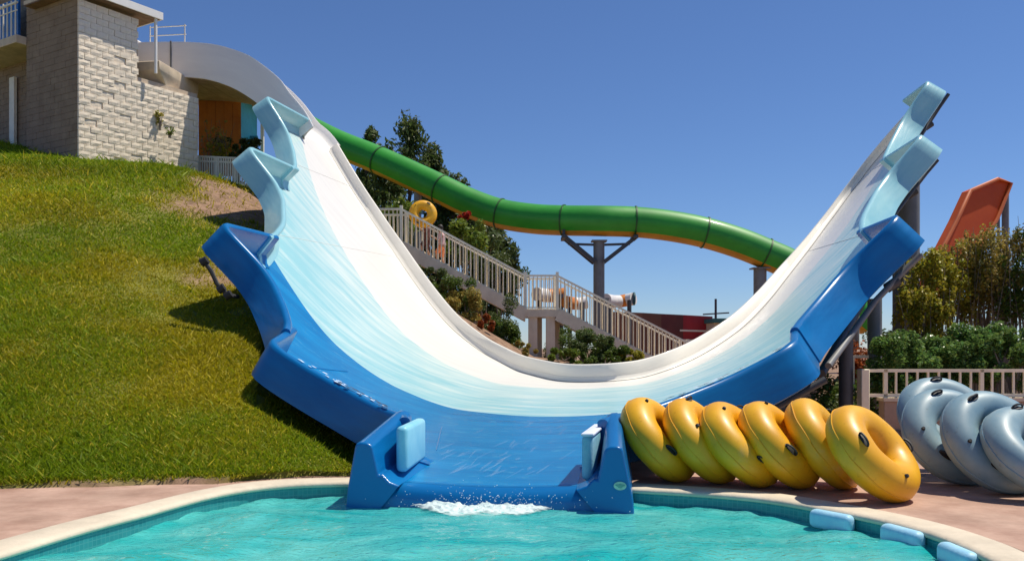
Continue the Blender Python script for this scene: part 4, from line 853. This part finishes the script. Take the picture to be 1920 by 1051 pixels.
def balus(a, b_, n, h_, yoff, posts=(0, 1)):
    bmsh = MB().box((0, 0, h_/2 - .02), (.035, .035, h_ - .1)).mesh('baluster'); bmsh.materials.append(M['beige_metal'])
    for k in range(1, n):
        q = a + (b_ - a)*(k/n); o = bpy.data.objects.new('baluster', bmsh); COL.objects.link(o); o.parent = st; o.matrix_parent_inverse = wm(st).inverted(); o.location = q + Vector((0, yoff, .04))
    m = MB(); m.bar(a + UP*h_ + Vector((0, yoff, 0)), b_ + UP*h_ + Vector((0, yoff, 0)), .075, .075); m.build('handrail', M['white_metal'], st)
    m = MB(); m.bar(a + UP*.08 + Vector((0, yoff, 0)), b_ + UP*.08 + Vector((0, yoff, 0)), .04, .04); m.build('bottom_rail', M['beige_metal'], st)
    for t_ in posts:
        q = a + (b_ - a)*t_ + Vector((0, yoff, 0)); m = MB(); m.box(q + UP*(h_/2 + .06), (.11, .11, h_ + .16)); m.build('newel_post', M['white_metal'], st)
RH = 1.28
for yo in (.06, WST - .06):
    nb = 34 if yo < 1 else 22
    balus(f1[0], f1[1], nb, RH, yo); balus(S(985, 580), S(1045, 580), 8, RH, yo, ()); balus(f2[0], f2[1], nb + 2, RH, yo); balus(S(690, 455), S(752, 455), 8, RH, yo, ())
balus(S(1290, 706), S(1380, 706), 12, RH, .06, ())
for x in (999, 1032):
    q = S(x, 592, .25); zb = float(height(q.x, q.y)) - .3; m = MB(); m.box((q.x, q.y, (q.z + zb)/2), (.34, .34, q.z - zb)); m.build('column', M['cream_concrete'], st, bevel=.015, seg=1)
    q = S(x + 9, 592, 1.3); m = MB(); m.box((q.x, q.y, (q.z + zb)/2), (.34, .3, q.z - zb)); m.build('column', M['cream_concrete'], st, bevel=.015, seg=1)

# ------------------------------------------------------------------ people carrying a ring up the stairs
SK = mat('skin', (.42, .24, .16), .55, .1, 8); HAIR = mat('dark_hair', (.02, .014, .01), .6, .2, 20)
def figure(name, base, hgt, facing, pose, top_c, bot_c, label):
    e = empty(name, base, label, 'person', 'people on the stairs', facing); k = hgt/1.75
    J = pose; names = list(J); ix = {n_: i for i, n_ in enumerate(names)}
    ED = [('pel', 'waist'), ('waist', 'chest'), ('chest', 'neck'), ('neck', 'head0'), ('head0', 'head1')]
    for s_ in 'LR': ED += [('chest', 'sh'+s_), ('sh'+s_, 'el'+s_), ('el'+s_, 'wr'+s_), ('wr'+s_, 'ha'+s_), ('pel', 'hip'+s_), ('hip'+s_, 'kn'+s_), ('kn'+s_, 'an'+s_), ('an'+s_, 'to'+s_)]
    RAD = {'pel': .135, 'waist': .115, 'chest': .14, 'neck': .055, 'head0': .085, 'head1': .085, 'sh': .07, 'el': .042, 'wr': .03, 'ha': .036, 'hip': .095, 'kn': .06, 'an': .042, 'to': .035}
    me = bpy.data.meshes.new('body'); me.from_pydata([Vector(J[n_])*k for n_ in names], [(ix[a], ix[b_]) for a, b_ in ED], [])
    o = link('body', me, SK, None); o.parent = e
    bpy.context.view_layer.objects.active = o
    md = o.modifiers.new('skin', 'SKIN'); sk = me.skin_vertices[0].data if me.skin_vertices else None
    if sk is None:
        bm = bmesh.new(); bm.from_mesh(me); bm.verts.layers.skin.verify(); bm.to_mesh(me); bm.free(); sk = me.skin_vertices[0].data
    for n_ in names:
        r_ = RAD.get(n_, RAD.get(n_[:-1], .05))*k; sk[ix[n_]].radius = (r_, r_); sk[ix[n_]].use_root = (n_ == 'pel')
    sb = o.modifiers.new('sub', 'SUBSURF'); sb.levels = 1; sb.render_levels = 2
    for p_ in me.polygons: p_.use_smooth = True
    def shell(nm, chain, rad, mtl):
        m = MB(); m.tube([Vector(J[n_])*k for n_ in chain], [r_*k for r_ in rad], 12); c2 = m.build(nm, mtl, None, True); c2.parent = e; return c2
    tm_ = mat(name + '_top', top_c, .8, .15, 8); bm2 = mat(name + '_bottom', bot_c, .8, .15, 8)
    shell('shirt', ['pel', 'waist', 'chest', 'neck'], [.165, .15, .175, .07], tm_)
    for s_ in 'LR': shell('sleeve', ['sh'+s_, 'el'+s_], [.085, .062], tm_); shell('trouser_leg', ['hip'+s_, 'kn'+s_], [.125, .085], bm2)
    hv = Vector(J['head1'])*k; bm = bmesh.new(); bmesh.ops.create_uvsphere(bm, u_segments=14, v_segments=10, radius=.115*k, matrix=Matrix.Translation(hv + Vector((0, -.015*k, .03*k))) @ Matrix.Diagonal((.95, 1.05, 1.05, 1)))
    bmesh.ops.create_uvsphere(bm, u_segments=10, v_segments=8, radius=.07*k, matrix=Matrix.Translation(hv + Vector((0, -.07*k, -.08*k))))
    hm = bpy.data.meshes.new('hair'); bm.to_mesh(hm); bm.free(); h2 = link('hair', hm, HAIR, None, True); h2.parent = e
    fc = MB(); fc.tube([hv + Vector((0, .085, -.0))*k, hv + Vector((0, .115, -.025))*k, hv + Vector((0, .09, -.045))*k], [.012*k, .02*k, .012*k], 6); n2_ = fc.build('nose', SK, None, True); n2_.parent = e
    return e
walk = dict(pel=(0, 0, .95), waist=(0, .02, 1.12), chest=(0, .04, 1.33), neck=(0, .06, 1.47), head0=(0, .08, 1.56), head1=(0, .09, 1.65),
            shL=(-.19, .04, 1.39), elL=(-.24, .16, 1.15), wrL=(-.2, .38, 1.28), haL=(-.18, .46, 1.33), shR=(.19, .04, 1.39), elR=(.26, -.02, 1.1), wrR=(.24, .14, .9), haR=(.23, .18, .82),
            hipL=(-.09, 0, .9), knL=(-.1, .24, .62), anL=(-.1, .16, .24), toL=(-.1, .30, .2), hipR=(.09, 0, .9), knR=(.1, .02, .48), anR=(.1, -.12, .06), toR=(.1, .03, .03))
carry = dict(walk); carry.update(elL=(-.3, .1, 1.2), wrL=(-.28, .32, 1.36), haL=(-.26, .38, 1.43), elR=(.3, .1, 1.2), wrR=(.28, .32, 1.36), haR=(.26, .38, 1.43))
def on_flight(x, dY):
    f = (x - 752)/(985 - 752); n = 16; k = math.floor(f*n); p_ = f1[0] + (f1[1] - f1[0])*(k/n); q = f1[0] + (f1[1] - f1[0])*f
    return Vector((q.x, SY + dY, p_.z - (f1[0].z - f1[1].z)/n*0))
b1 = on_flight(826, .75); figure('person', b1 - UP*.12, 1.66, math.radians(90), walk, (.62, .40, .40), (.72, .24, .10), 'person in pale pink top and orange shorts climbing the stairs')
b2 = on_flight(797, .9); figure('person', b2 - UP*.10, 1.58, math.radians(90), carry, (.16, .06, .05), (.12, .045, .04), 'person in dark red clothes hidden behind the carried yellow ring')
e = copy_tree(ry); put_ring(e, P(793, 401, SY + .45), (.15, -.95, .12), 40); tag(e, 'yellow swim ring carried up the stairs', 'swim ring')

# ------------------------------------------------------------------ green tube slide and its supports
tb = empty('tube_slide', P(1122, 640, 40), 'enclosed green tube slide with orange underside on steel columns behind the stairs', 'tube slide')
TP = [(560, 232, 46), (630, 268, 45), (711, 301, 44), (790, 337, 43), (826, 354, 42.5), (880, 380, 42), (937, 400, 41.5), (1000, 410, 41), (1057, 413, 40.5), (1125, 414, 40), (1190, 416, 40), (1255, 423, 40), (1322, 436, 40), (1385, 455, 40), (1435, 475, 40), (1490, 500, 40), (1560, 545, 40), (1640, 610, 40)]
TPv = [P(*a) for a in TP]; fine = []
for i in range(len(TPv)-1):
    p0, p1, p2, p3 = TPv[max(0, i-1)], TPv[i], TPv[i+1], TPv[min(len(TPv)-1, i+2)]
    for t_ in np.linspace(0, 1, 7, endpoint=False): fine.append(.5*((2*p1) + (p2-p0)*t_ + (2*p0-5*p1+4*p2-p3)*t_**2 + (-p0+3*p1-3*p2+p3)*t_**3))
RT = .69
def arc_tube(name, a0, a1, mtl, r_=RT, lo=0, hi=None):
    m = MB(); vs = []; na = 17; pts_ = fine[lo:hi]
    for i, p_ in enumerate(pts_):
        g = fine.index(p_) if False else i + lo; t_ = (fine[min(g+1, len(fine)-1)] - fine[max(g-1, 0)]).normalized(); x = t_.cross(UP).normalized(); y = x.cross(t_)
        vs += [p_ + (x*math.cos(q) + y*math.sin(q))*r_ for q in np.linspace(a0, a1, na)]
    fs = [(i*na+j, i*na+j+1, (i+1)*na+j+1, (i+1)*na+j) for i in range(len(pts_)-1) for j in range(na-1)]
    m.add(vs, fs); return m.build(name, mtl, tb, True)
M['tube_green'] = mat('green_gelcoat', (.010, .23, .012), .52, .15, .8, coat=.15, col2=(.022, .32, .02)); M['tube_orange'] = mat('orange_gelcoat', (.42, .19, .012), .35, .15, 1, col2=(.55, .27, .02))
arc_tube('upper_shell', math.radians(-48), math.radians(228), M['tube_green']); arc_tube('lower_shell', math.radians(228), math.radians(312), M['tube_orange'])
for x in (711, 826, 937, 1057, 1190, 1322, 1435):
    g = min(range(len(fine)), key=lambda i: abs(960 + FPX*fine[i].x/fine[i].y - x)); p_ = fine[g]; t_ = (fine[g+1] - fine[g-1]).normalized()
    m = MB(); m.tube([p_ - t_*.035, p_ + t_*.035], RT + .035, 28); m.build('joint_flange', mat('dark_green_flange', (.012, .085, .012), .5, .2, 4), tb, True)
def tcol(x, y, Y, wpx):
    a = P(x, y, Y); zb = float(height(a.x, a.y)) - .3; m = MB(); m.tube([(a.x, a.y, zb), tuple(a)], wpx/2/FPX*Y, 18); m.build('support_column', M['steel'], tb, True)
    m = MB(); m.box(a, (wpx/FPX*Y*1.35, wpx/FPX*Y*1.35, .06)); m.build('cap_plate', M['steel'], tb)
tcol(1123, 452, 40, 21); tcol(1425, 503, 40, 24); tcol(783, 345, 43, 14); tcol(1133, 560, 36.5, 13)
for sx in (-1, 1):
    for dy in (-.35, .35):
        m = MB(); a = P(1123, 492, 40) + Vector((sx*.2, dy, 0)); b_ = P(1123 + sx*66, 447 if sx > 0 else 444, 40) + Vector((0, dy, 0)); m.bar(a, b_, .13, .17); m.build('brace', M['dark_steel'], tb)
    m = MB(); m.bar(P(1123, 459, 40), P(1123 + sx*58, 457, 40), .1, .1); m.build('tie_bar', M['dark_steel'], tb)
    q = P(1123 + sx*66, 446, 40); m = MB(); m.box(q, (.2, 1.3, .14)); m.build('saddle', M['dark_steel'], tb); m = MB(); m.box(q + UP*.18, (.12, .12, .4)); m.build('hanger', M['dark_steel'], tb)

# ------------------------------------------------------------------ things left of the slide top: cabin, canopy, fence, plants
gz = lambda x, y: float(height(x, y))
cb = empty('service_cabin', P(425, 300, 34), 'rusty orange panelled cabin with a turquoise end wall behind the fence', 'cabin')
M['rust'] = mat('rusty_sheet', (.56, .16, .02), .7, .3, 1.5, .2, 20, col2=(.74, .27, .04), grime=.35); M['teal'] = mat('turquoise_paint', (.05, .42, .50), .5, .1, 3)
a = P(372, 183, 34); b_ = P(452, 183, 34); zb = P(400, 300, 34).z - .6
for k in range(5):
    p0 = a + (b_ - a)*(k/5); p1 = a + (b_ - a)*((k+1)/5); m = MB(); m.box((p0 + p1)/2 + Vector((0, .05, (zb - a.z)/2)), ((p1 - p0).length - .012, .1, a.z - zb)); m.build('panel', M['rust'], cb)
c_ = P(482, 198, 35.6); m = MB(); m.add([b_, c_, Vector((c_.x, c_.y, zb)), Vector((b_.x, b_.y, zb)), b_ + Vector((0, .1, 0)) - Vector((.08, 0, 0)), c_ + Vector((-.08, .1, 0)), Vector((c_.x-.08, c_.y+.1, zb)), Vector((b_.x-.08, b_.y+.1, zb))], [(0, 3, 2, 1), (4, 5, 6, 7), (0, 1, 5, 4), (1, 2, 6, 5), (3, 0, 4, 7)]); m.build('end_wall', M['teal'], cb)
m = MB(); m.box((a + b_)/2 + Vector((.3, 1.2, .04)), ((b_ - a).length + 1.3, 2.6, .08)); m.build('cabin_roof', M['rust'], cb)
q = P(474, 268, 34.9); m = MB(); m.box(q, (.4, .06, .55)); m.build('hatch', mat('blue_paint', (.02, .24, .40), .5, .2, 4), cb)
cn = empty('shade_canopy', P(440, 190, 36), 'brown roofed shade canopy on white posts under the white flume', 'canopy')
m = MB(); ca = [P(372, 133, 35.5), P(500, 178, 35.5), P(500, 196, 40), P(372, 168, 40)]; m.add(ca + [p_ + UP*.1 for p_ in ca], [(0, 1, 2, 3)[::-1], (4, 5, 6, 7), (0, 4, 5, 1)[::-1], (1, 5, 6, 2)[::-1], (2, 6, 7, 3)[::-1], (3, 7, 4, 0)[::-1]]); m.build('canopy_roof', M['soffit'], cn)
for k in range(6):
    q0 = ca[0] + (ca[1] - ca[0])*(k/5); q1 = ca[3] + (ca[2] - ca[3])*(k/5); m = MB(); m.bar(q0 - UP*.06, q1 - UP*.06, .08, .12); m.build('rafter', M['soffit'], cn)
for x, y, Y in ((445, 155, 35.6), (492, 172, 35.6), (384, 140, 35.6)):
    q = P(x, y, Y); zq = gz(q.x, q.y) - .1; m = MB(); m.box((q.x, q.y, (q.z + zq)/2), (.12, .12, q.z - zq)); m.build('post', M['white_metal'], cn)
fn = empty('terrace_fence', P(420, 350, 31.5), 'cream picket fence on the terrace left of the slide', 'fence')
fa, fb = P(371, 345, 31.5), P(476, 350, 31.5); h_ = P(371, 292, 31.5).z - fa.z
for k in range(25):
    q = fa + (fb - fa)*(k/24); m = MB(); m.box(q + UP*h_/2, (.045 if k % 8 else .1, .045, h_)); m.build('picket', M['white_metal'], fn)
for zz in (.06, h_ - .02, h_*.82): m = MB(); m.bar(fa + UP*zz, fb + UP*zz, .05, .06); m.build('rail', M['white_metal'], fn)
m = MB(); m.box((fa + fb)/2 - UP*.18 + Vector((0, .7, 0)), ((fb - fa).length, 1.6, .3)); m.build('kerb', M['concrete'], fn)
for k in range(5):
    q = fa + (fb - fa)*(.02 + .07*k) + Vector((0, .25, 0)); m = MB(); m.box(q + UP*h_*.45, (.2, .04, h_*.9)); m.build('board', M['rust'], fn)
shrub('potted_plant', 440, 258, 33, 1.6, .9, 'dark', 'dark leafy plant above the terrace fence', 1600, .16, seed=50); shrub('potted_plant', 470, 262, 33, .9, .8, 'dark', 'dark plant beside the turquoise end wall', 900, .14, seed=51)
shrub('reed_plant', 403, 232, 32, .9, 1.9, 'straw', 'tall dry reed plant in front of the rusty cabin', 500, .12, tall=True, stems=10, seed=52); shrub('reed_plant', 408, 268, 31.8, .7, .7, 'gold', 'yellow flowering plant at the fence end', 700, .1, seed=53)
shrub('wall_weed', 300, 210, 29.3, .35, .5, 'gold', 'yellow weed growing from the block wall, upper one', 160, .09, seed=54); shrub('wall_weed', 318, 238, 29.3, .3, .3, 'lime', 'green weed growing from the block wall, lower one', 140, .08, seed=55)
for i, (x, y, Y, lab) in enumerate([(505, 300, 36, 'dark shrub between the two upper left teeth'), (470, 345, 33, 'dark shrub behind the left aqua tooth')]): shrub('shrub', x, y, Y, 2.0, 2.4, 'dark', lab, 2600, .15, seed=60+i)

# ------------------------------------------------------------------ far buildings and slides seen past the stairs
rb = empty('red_pavilion', P(1270, 640, 62), 'low brown and red panelled pavilion beyond the stairs', 'building')
seg_ = [(1150, 1205, 584, 586, (.20, .075, .035)), (1205, 1240, 586, 588, (.17, .06, .03)), (1240, 1281, 588, 590, (.13, .022, .018)), (1281, 1336, 590, 593, (.36, .012, .018))]
for x0, x1, y0, y1, cc in seg_:
    p0, p1 = P(x0, y0, 62), P(x1, y1, 62); m = MB(); zq = -.2
    m.add([p0, p1, Vector((p1.x, p1.y, zq)), Vector((p0.x, p0.y, zq))] + [v + Vector((0, 6, 0)) for v in (p0, p1, Vector((p1.x, p1.y, zq)), Vector((p0.x, p0.y, zq)))], [(0, 3, 2, 1), (4, 5, 6, 7), (0, 1, 5, 4), (0, 4, 7, 3), (1, 2, 6, 5)]); m.build('wall_panel', mat('panel_paint', cc, .6, .2, .7, grime=.3), rb)
for y_, in ((619,), (637,)): m = MB(); m.bar(P(1275, y_, 61.5), P(1350, y_ + 2, 61.5), .12, .12); m.build('rail', M['white_metal'], rb)
kb = empty('kiosk', P(1370, 640, 60), 'small white kiosk with a teal roof beside the red pavilion', 'kiosk')
m = MB(); a = P(1336, 605, 60); m.box((P(1372, 640, 60).x, 61, (a.z - .2)/2), (P(1408, 0, 60).x - a.x, 3, a.z + .2)); m.build('wall', M['pale_concrete'], kb); m = MB(); m.box((P(1372, 600, 60).x, 60.9, a.z + .14), (P(1412, 0, 60).x - P(1332, 0, 60).x, 3.6, .28)); m.build('roof', mat('dark_teal_roof', (.03, .14, .13), .6, .2, 2), kb)
m = MB(); m.box(P(1367, 618, 59.45), (1.3, .06, .9)); m.build('window', mat('dark_glass', (.03, .035, .05), .1, .2, 2), kb)
ms_ = empty('mast', P(1342, 600, 66), 'thin dark mast with a crossbar behind the pavilion', 'mast'); m = MB(); a = P(1342, 560, 66); m.tube([(a.x, a.y, 0), tuple(a)], .09, 8); m.build('pole', M['dark_steel'], ms_); m = MB(); m.bar(P(1318, 589, 66), P(1367, 586, 66), .1, .1); m.build('crossbar', M['dark_steel'], ms_)
M['sl_orange'] = mat('orange_slide', (.62, .20, .02), .4, .15, 1); M['sl_white'] = mat('white_slide', (.74, .72, .70), .4, .08, 1)
def banded(x0, x1, y, Y, rpx, bands, label, end=True):
    e = empty('banded_tube_slide', P((x0+x1)/2, y + rpx, Y), label, 'tube slide', 'banded tube slides beyond the stairs'); n = len(bands); r_ = rpx/FPX*Y
    for k, bk in enumerate(bands):
        a, b2_ = P(x0 + (x1-x0)*k/n, y + 3*math.sin(k), Y + 1.2*math.sin(k*.6)), P(x0 + (x1-x0)*(k+1)/n, y + 3*math.sin(k+1), Y + 1.2*math.sin((k+1)*.6)); m = MB(); m.tube([a, (a+b2_)/2, b2_], r_, 18, True); m.build('tube_section', M[bk], e, True)
    for q in (x0 + 6, x1 - 8):
        c2 = P(q, y, Y); m = MB(); m.tube([(c2.x, c2.y, 0), tuple(c2)], .14, 8); m.build('support_column', M['dark_steel'], e)
    if not end: return
    m = MB(); a = P(x1, y + 3*math.sin(n), Y + 1.2*math.sin(n*.6)); m.tube([a - Vector((.02, 0, 0)), a + Vector((.08, 0, 0))], r_ + .015, 18); m.build('end_rim', mat('dark_teal_rim', (.02, .10, .12), .5, .1, 3), e, True)
banded(1006, 1060, 551, 54, 13, ['sl_white', 'sl_orange', 'sl_orange'], 'orange tube slide seen through the landing railing', False); banded(1062, 1100, 566, 53, 12, ['sl_orange', 'sl_white', 'sl_white'], 'orange and white tube slide seen through the lower railing', False); banded(1136, 1188, 562, 56, 12, ['sl_white', 'sl_white', 'sl_orange', 'sl_white'], 'white and orange tube slide end right of the steel column')

# orange ramp slide far right
orr = empty('orange_ramp_slide', P(1850, 600, 42), 'steep orange ramp slide rising behind the shrubs at far right', 'water slide')
M['ramp'] = mat('orange_red_gelcoat', (.46, .05, .0), .75, .15, .7, col2=(.56, .075, .0)); M['ramp_side'] = mat('orange_side', (.55, .12, .02), .5, .12, 1)
def ramp_pt(x, y): return P(x, y, 39.5 + (x - 1755)*.022)
OUT = [ramp_pt(*q) for q in ((1722, 545), (1757, 480), (1792, 412), (1817, 358), (1868, 336), (1893, 344), (1868, 408), (1838, 462), (1808, 512), (1782, 560))]
nrm_ = (OUT[3] - OUT[0]).cross(OUT[5] - OUT[0]).normalized(); nrm_ = nrm_ if nrm_.y > 0 else -nrm_
m = MB(); n = len(OUT); m.add(OUT + [p_ + nrm_*.35 for p_ in OUT], [tuple(range(n)), tuple(range(2*n-1, n-1, -1))] + [(i, n+i, n+(i+1) % n, (i+1) % n) for i in range(n)]); m.build('ramp_deck', M['ramp'], orr)
for LST in (OUT[:5], OUT[4:]):
    m = MB(); m.tube([p_ - nrm_*.08 for p_ in LST], .09, 8); m.build('ramp_edge', M['ramp_side'], orr, True)
q = P(1885, 345, 43); m = MB(); m.tube([(q.x, q.y, 0), tuple(q)], .16, 12); m.build('support_column', M['steel'], orr, True)
for x, y in ((1872, 372), (1862, 400)): q = P(x, y, 43); m = MB(); m.tube([(q.x, q.y, 0), tuple(q)], .07, 8); m.build('strut', M['steel'], orr, True)

# ------------------------------------------------------------------ right side: low wall with railing, hedge, tall shrubs
gw = empty('garden_wall', P(1780, 800, 14.0), 'low beige wall topped by a cream railing behind the grey rings', 'wall')
wx0, wx1 = P(1660, 0, 14).x, P(2500, 0, 14).x; zt = P(0, 752, 14).z
m = MB(); m.box(((wx0 + wx1)/2, 14.15, zt/2), (wx1 - wx0, .22, zt)); m.build('wall_body', mat('pinkish_render', (.34, .23, .17), .85, .15, 2, .3, 25, grime=.3), gw, bevel=.01, seg=1)
m = MB(); m.box(((wx0 + wx1)/2, 14.15, zt + .025), (wx1 - wx0 + .04, .28, .05)); m.build('wall_cap', M['pale_concrete'], gw)
pt_ = P(1628, 692, 13.9); m = MB(); m.box((pt_.x, 14.1, pt_.z/2), (.13, .2, pt_.z)); m.build('gate_post', M['beige_metal'], gw, bevel=.01, seg=1)
ztop = P(0, 697, 14).z; k = 0; x_ = wx0 + .05
bmsh = MB().box((0, 0, (ztop - zt)/2), (.03, .03, ztop - zt)).mesh('baluster'); bmsh.materials.append(M['beige_metal'])
pmsh = MB().box((0, 0, (ztop - zt)/2), (.06, .05, ztop - zt)).mesh('post'); pmsh.materials.append(M['beige_metal'])
while x_ < P(2150, 0, 14).x:
    o = bpy.data.objects.new('baluster' if k % 9 else 'post', bmsh if k % 9 else pmsh); COL.objects.link(o); o.parent = gw; o.matrix_parent_inverse = wm(gw).inverted(); o.location = (x_, 14.12, zt + .04); x_ += .17; k += 1
for zz in (ztop + .02, zt + .09): m = MB(); m.bar((pt_.x, 14.12, zz), (P(2150, 0, 14).x, 14.12, zz), .05, .05); m.build('rail', M['beige_metal'], gw)
m = MB(); a = P(1598, 668, 15.5); m.bar(a, P(1628, 668, 15.5), .05, .05); m.bar(a, Vector((a.x, a.y, 0)), .06, .06); m.build('side_rail', M['beige_metal'], gw)
HD = [(1668, 628, 15.3), (1705, 612, 15.6), (1745, 618, 15.4), (1785, 606, 15.8), (1822, 616, 15.4), (1858, 604, 15.7), (1895, 612, 15.3), (1935, 606, 15.7), (1985, 610, 15.6)]
for i, (x, y, Y) in enumerate(HD): shrub('hedge_shrub', x, y, Y, .95, 1.15, 'hedge', f'{["first", "second", "third", "fourth", "fifth", "sixth", "seventh", "eighth", "ninth"][i]} glossy hedge shrub from the gate post, behind the garden railing', 4600, .07, 'hedge shrubs behind the garden railing', seed=70+i)
for i, (x, y, Y, w_, h2_, lm, lab) in enumerate([(1748, 478, 18.5, 1.0, 1.5, 'gold', 'golden leaved tall shrub nearest the slide'), (1790, 470, 19, 1.2, 1.6, 'gold', 'golden green tall shrub below the orange ramp'), (1838, 445, 19.2, 1.3, 1.8, 'straw', 'straw coloured tall shrub with bare stems'), (1888, 425, 18.6, 1.4, 2.0, 'straw', 'tall twiggy straw shrub near the right edge'), (1940, 440, 18.4, 1.4, 2.0, 'green', 'greenish tall shrub cut by the right edge'), (1728, 540, 18, .9, 1.3, 'gold', 'low golden shrub beside the steel columns')]):
    shrub('tall_shrub', x, y, Y, w_, h2_, lm, lab, 5600, .08, 'tall shrubs right of the slide', tall=True, stems=13, seed=90+i)
for i, (x, y, Y, lm, lab) in enumerate([(1610, 640, 18, 'rust', 'reddish shrub under the right wing of the slide'), (1560, 690, 16.5, 'dark', 'dark shrub under the right wing of the slide'), (1600, 700, 15.5, 'green', 'green shrub left of the gate post'), (1660, 600, 24, 'dark', 'dark shrub far behind the steel columns'), (1545, 730, 15, 'dark', 'low dark shrub behind the yellow rings')]):
    shrub('shrub', x, y, Y, 1.3, 1.2, lm, lab, 1700, .085, seed=110+i)
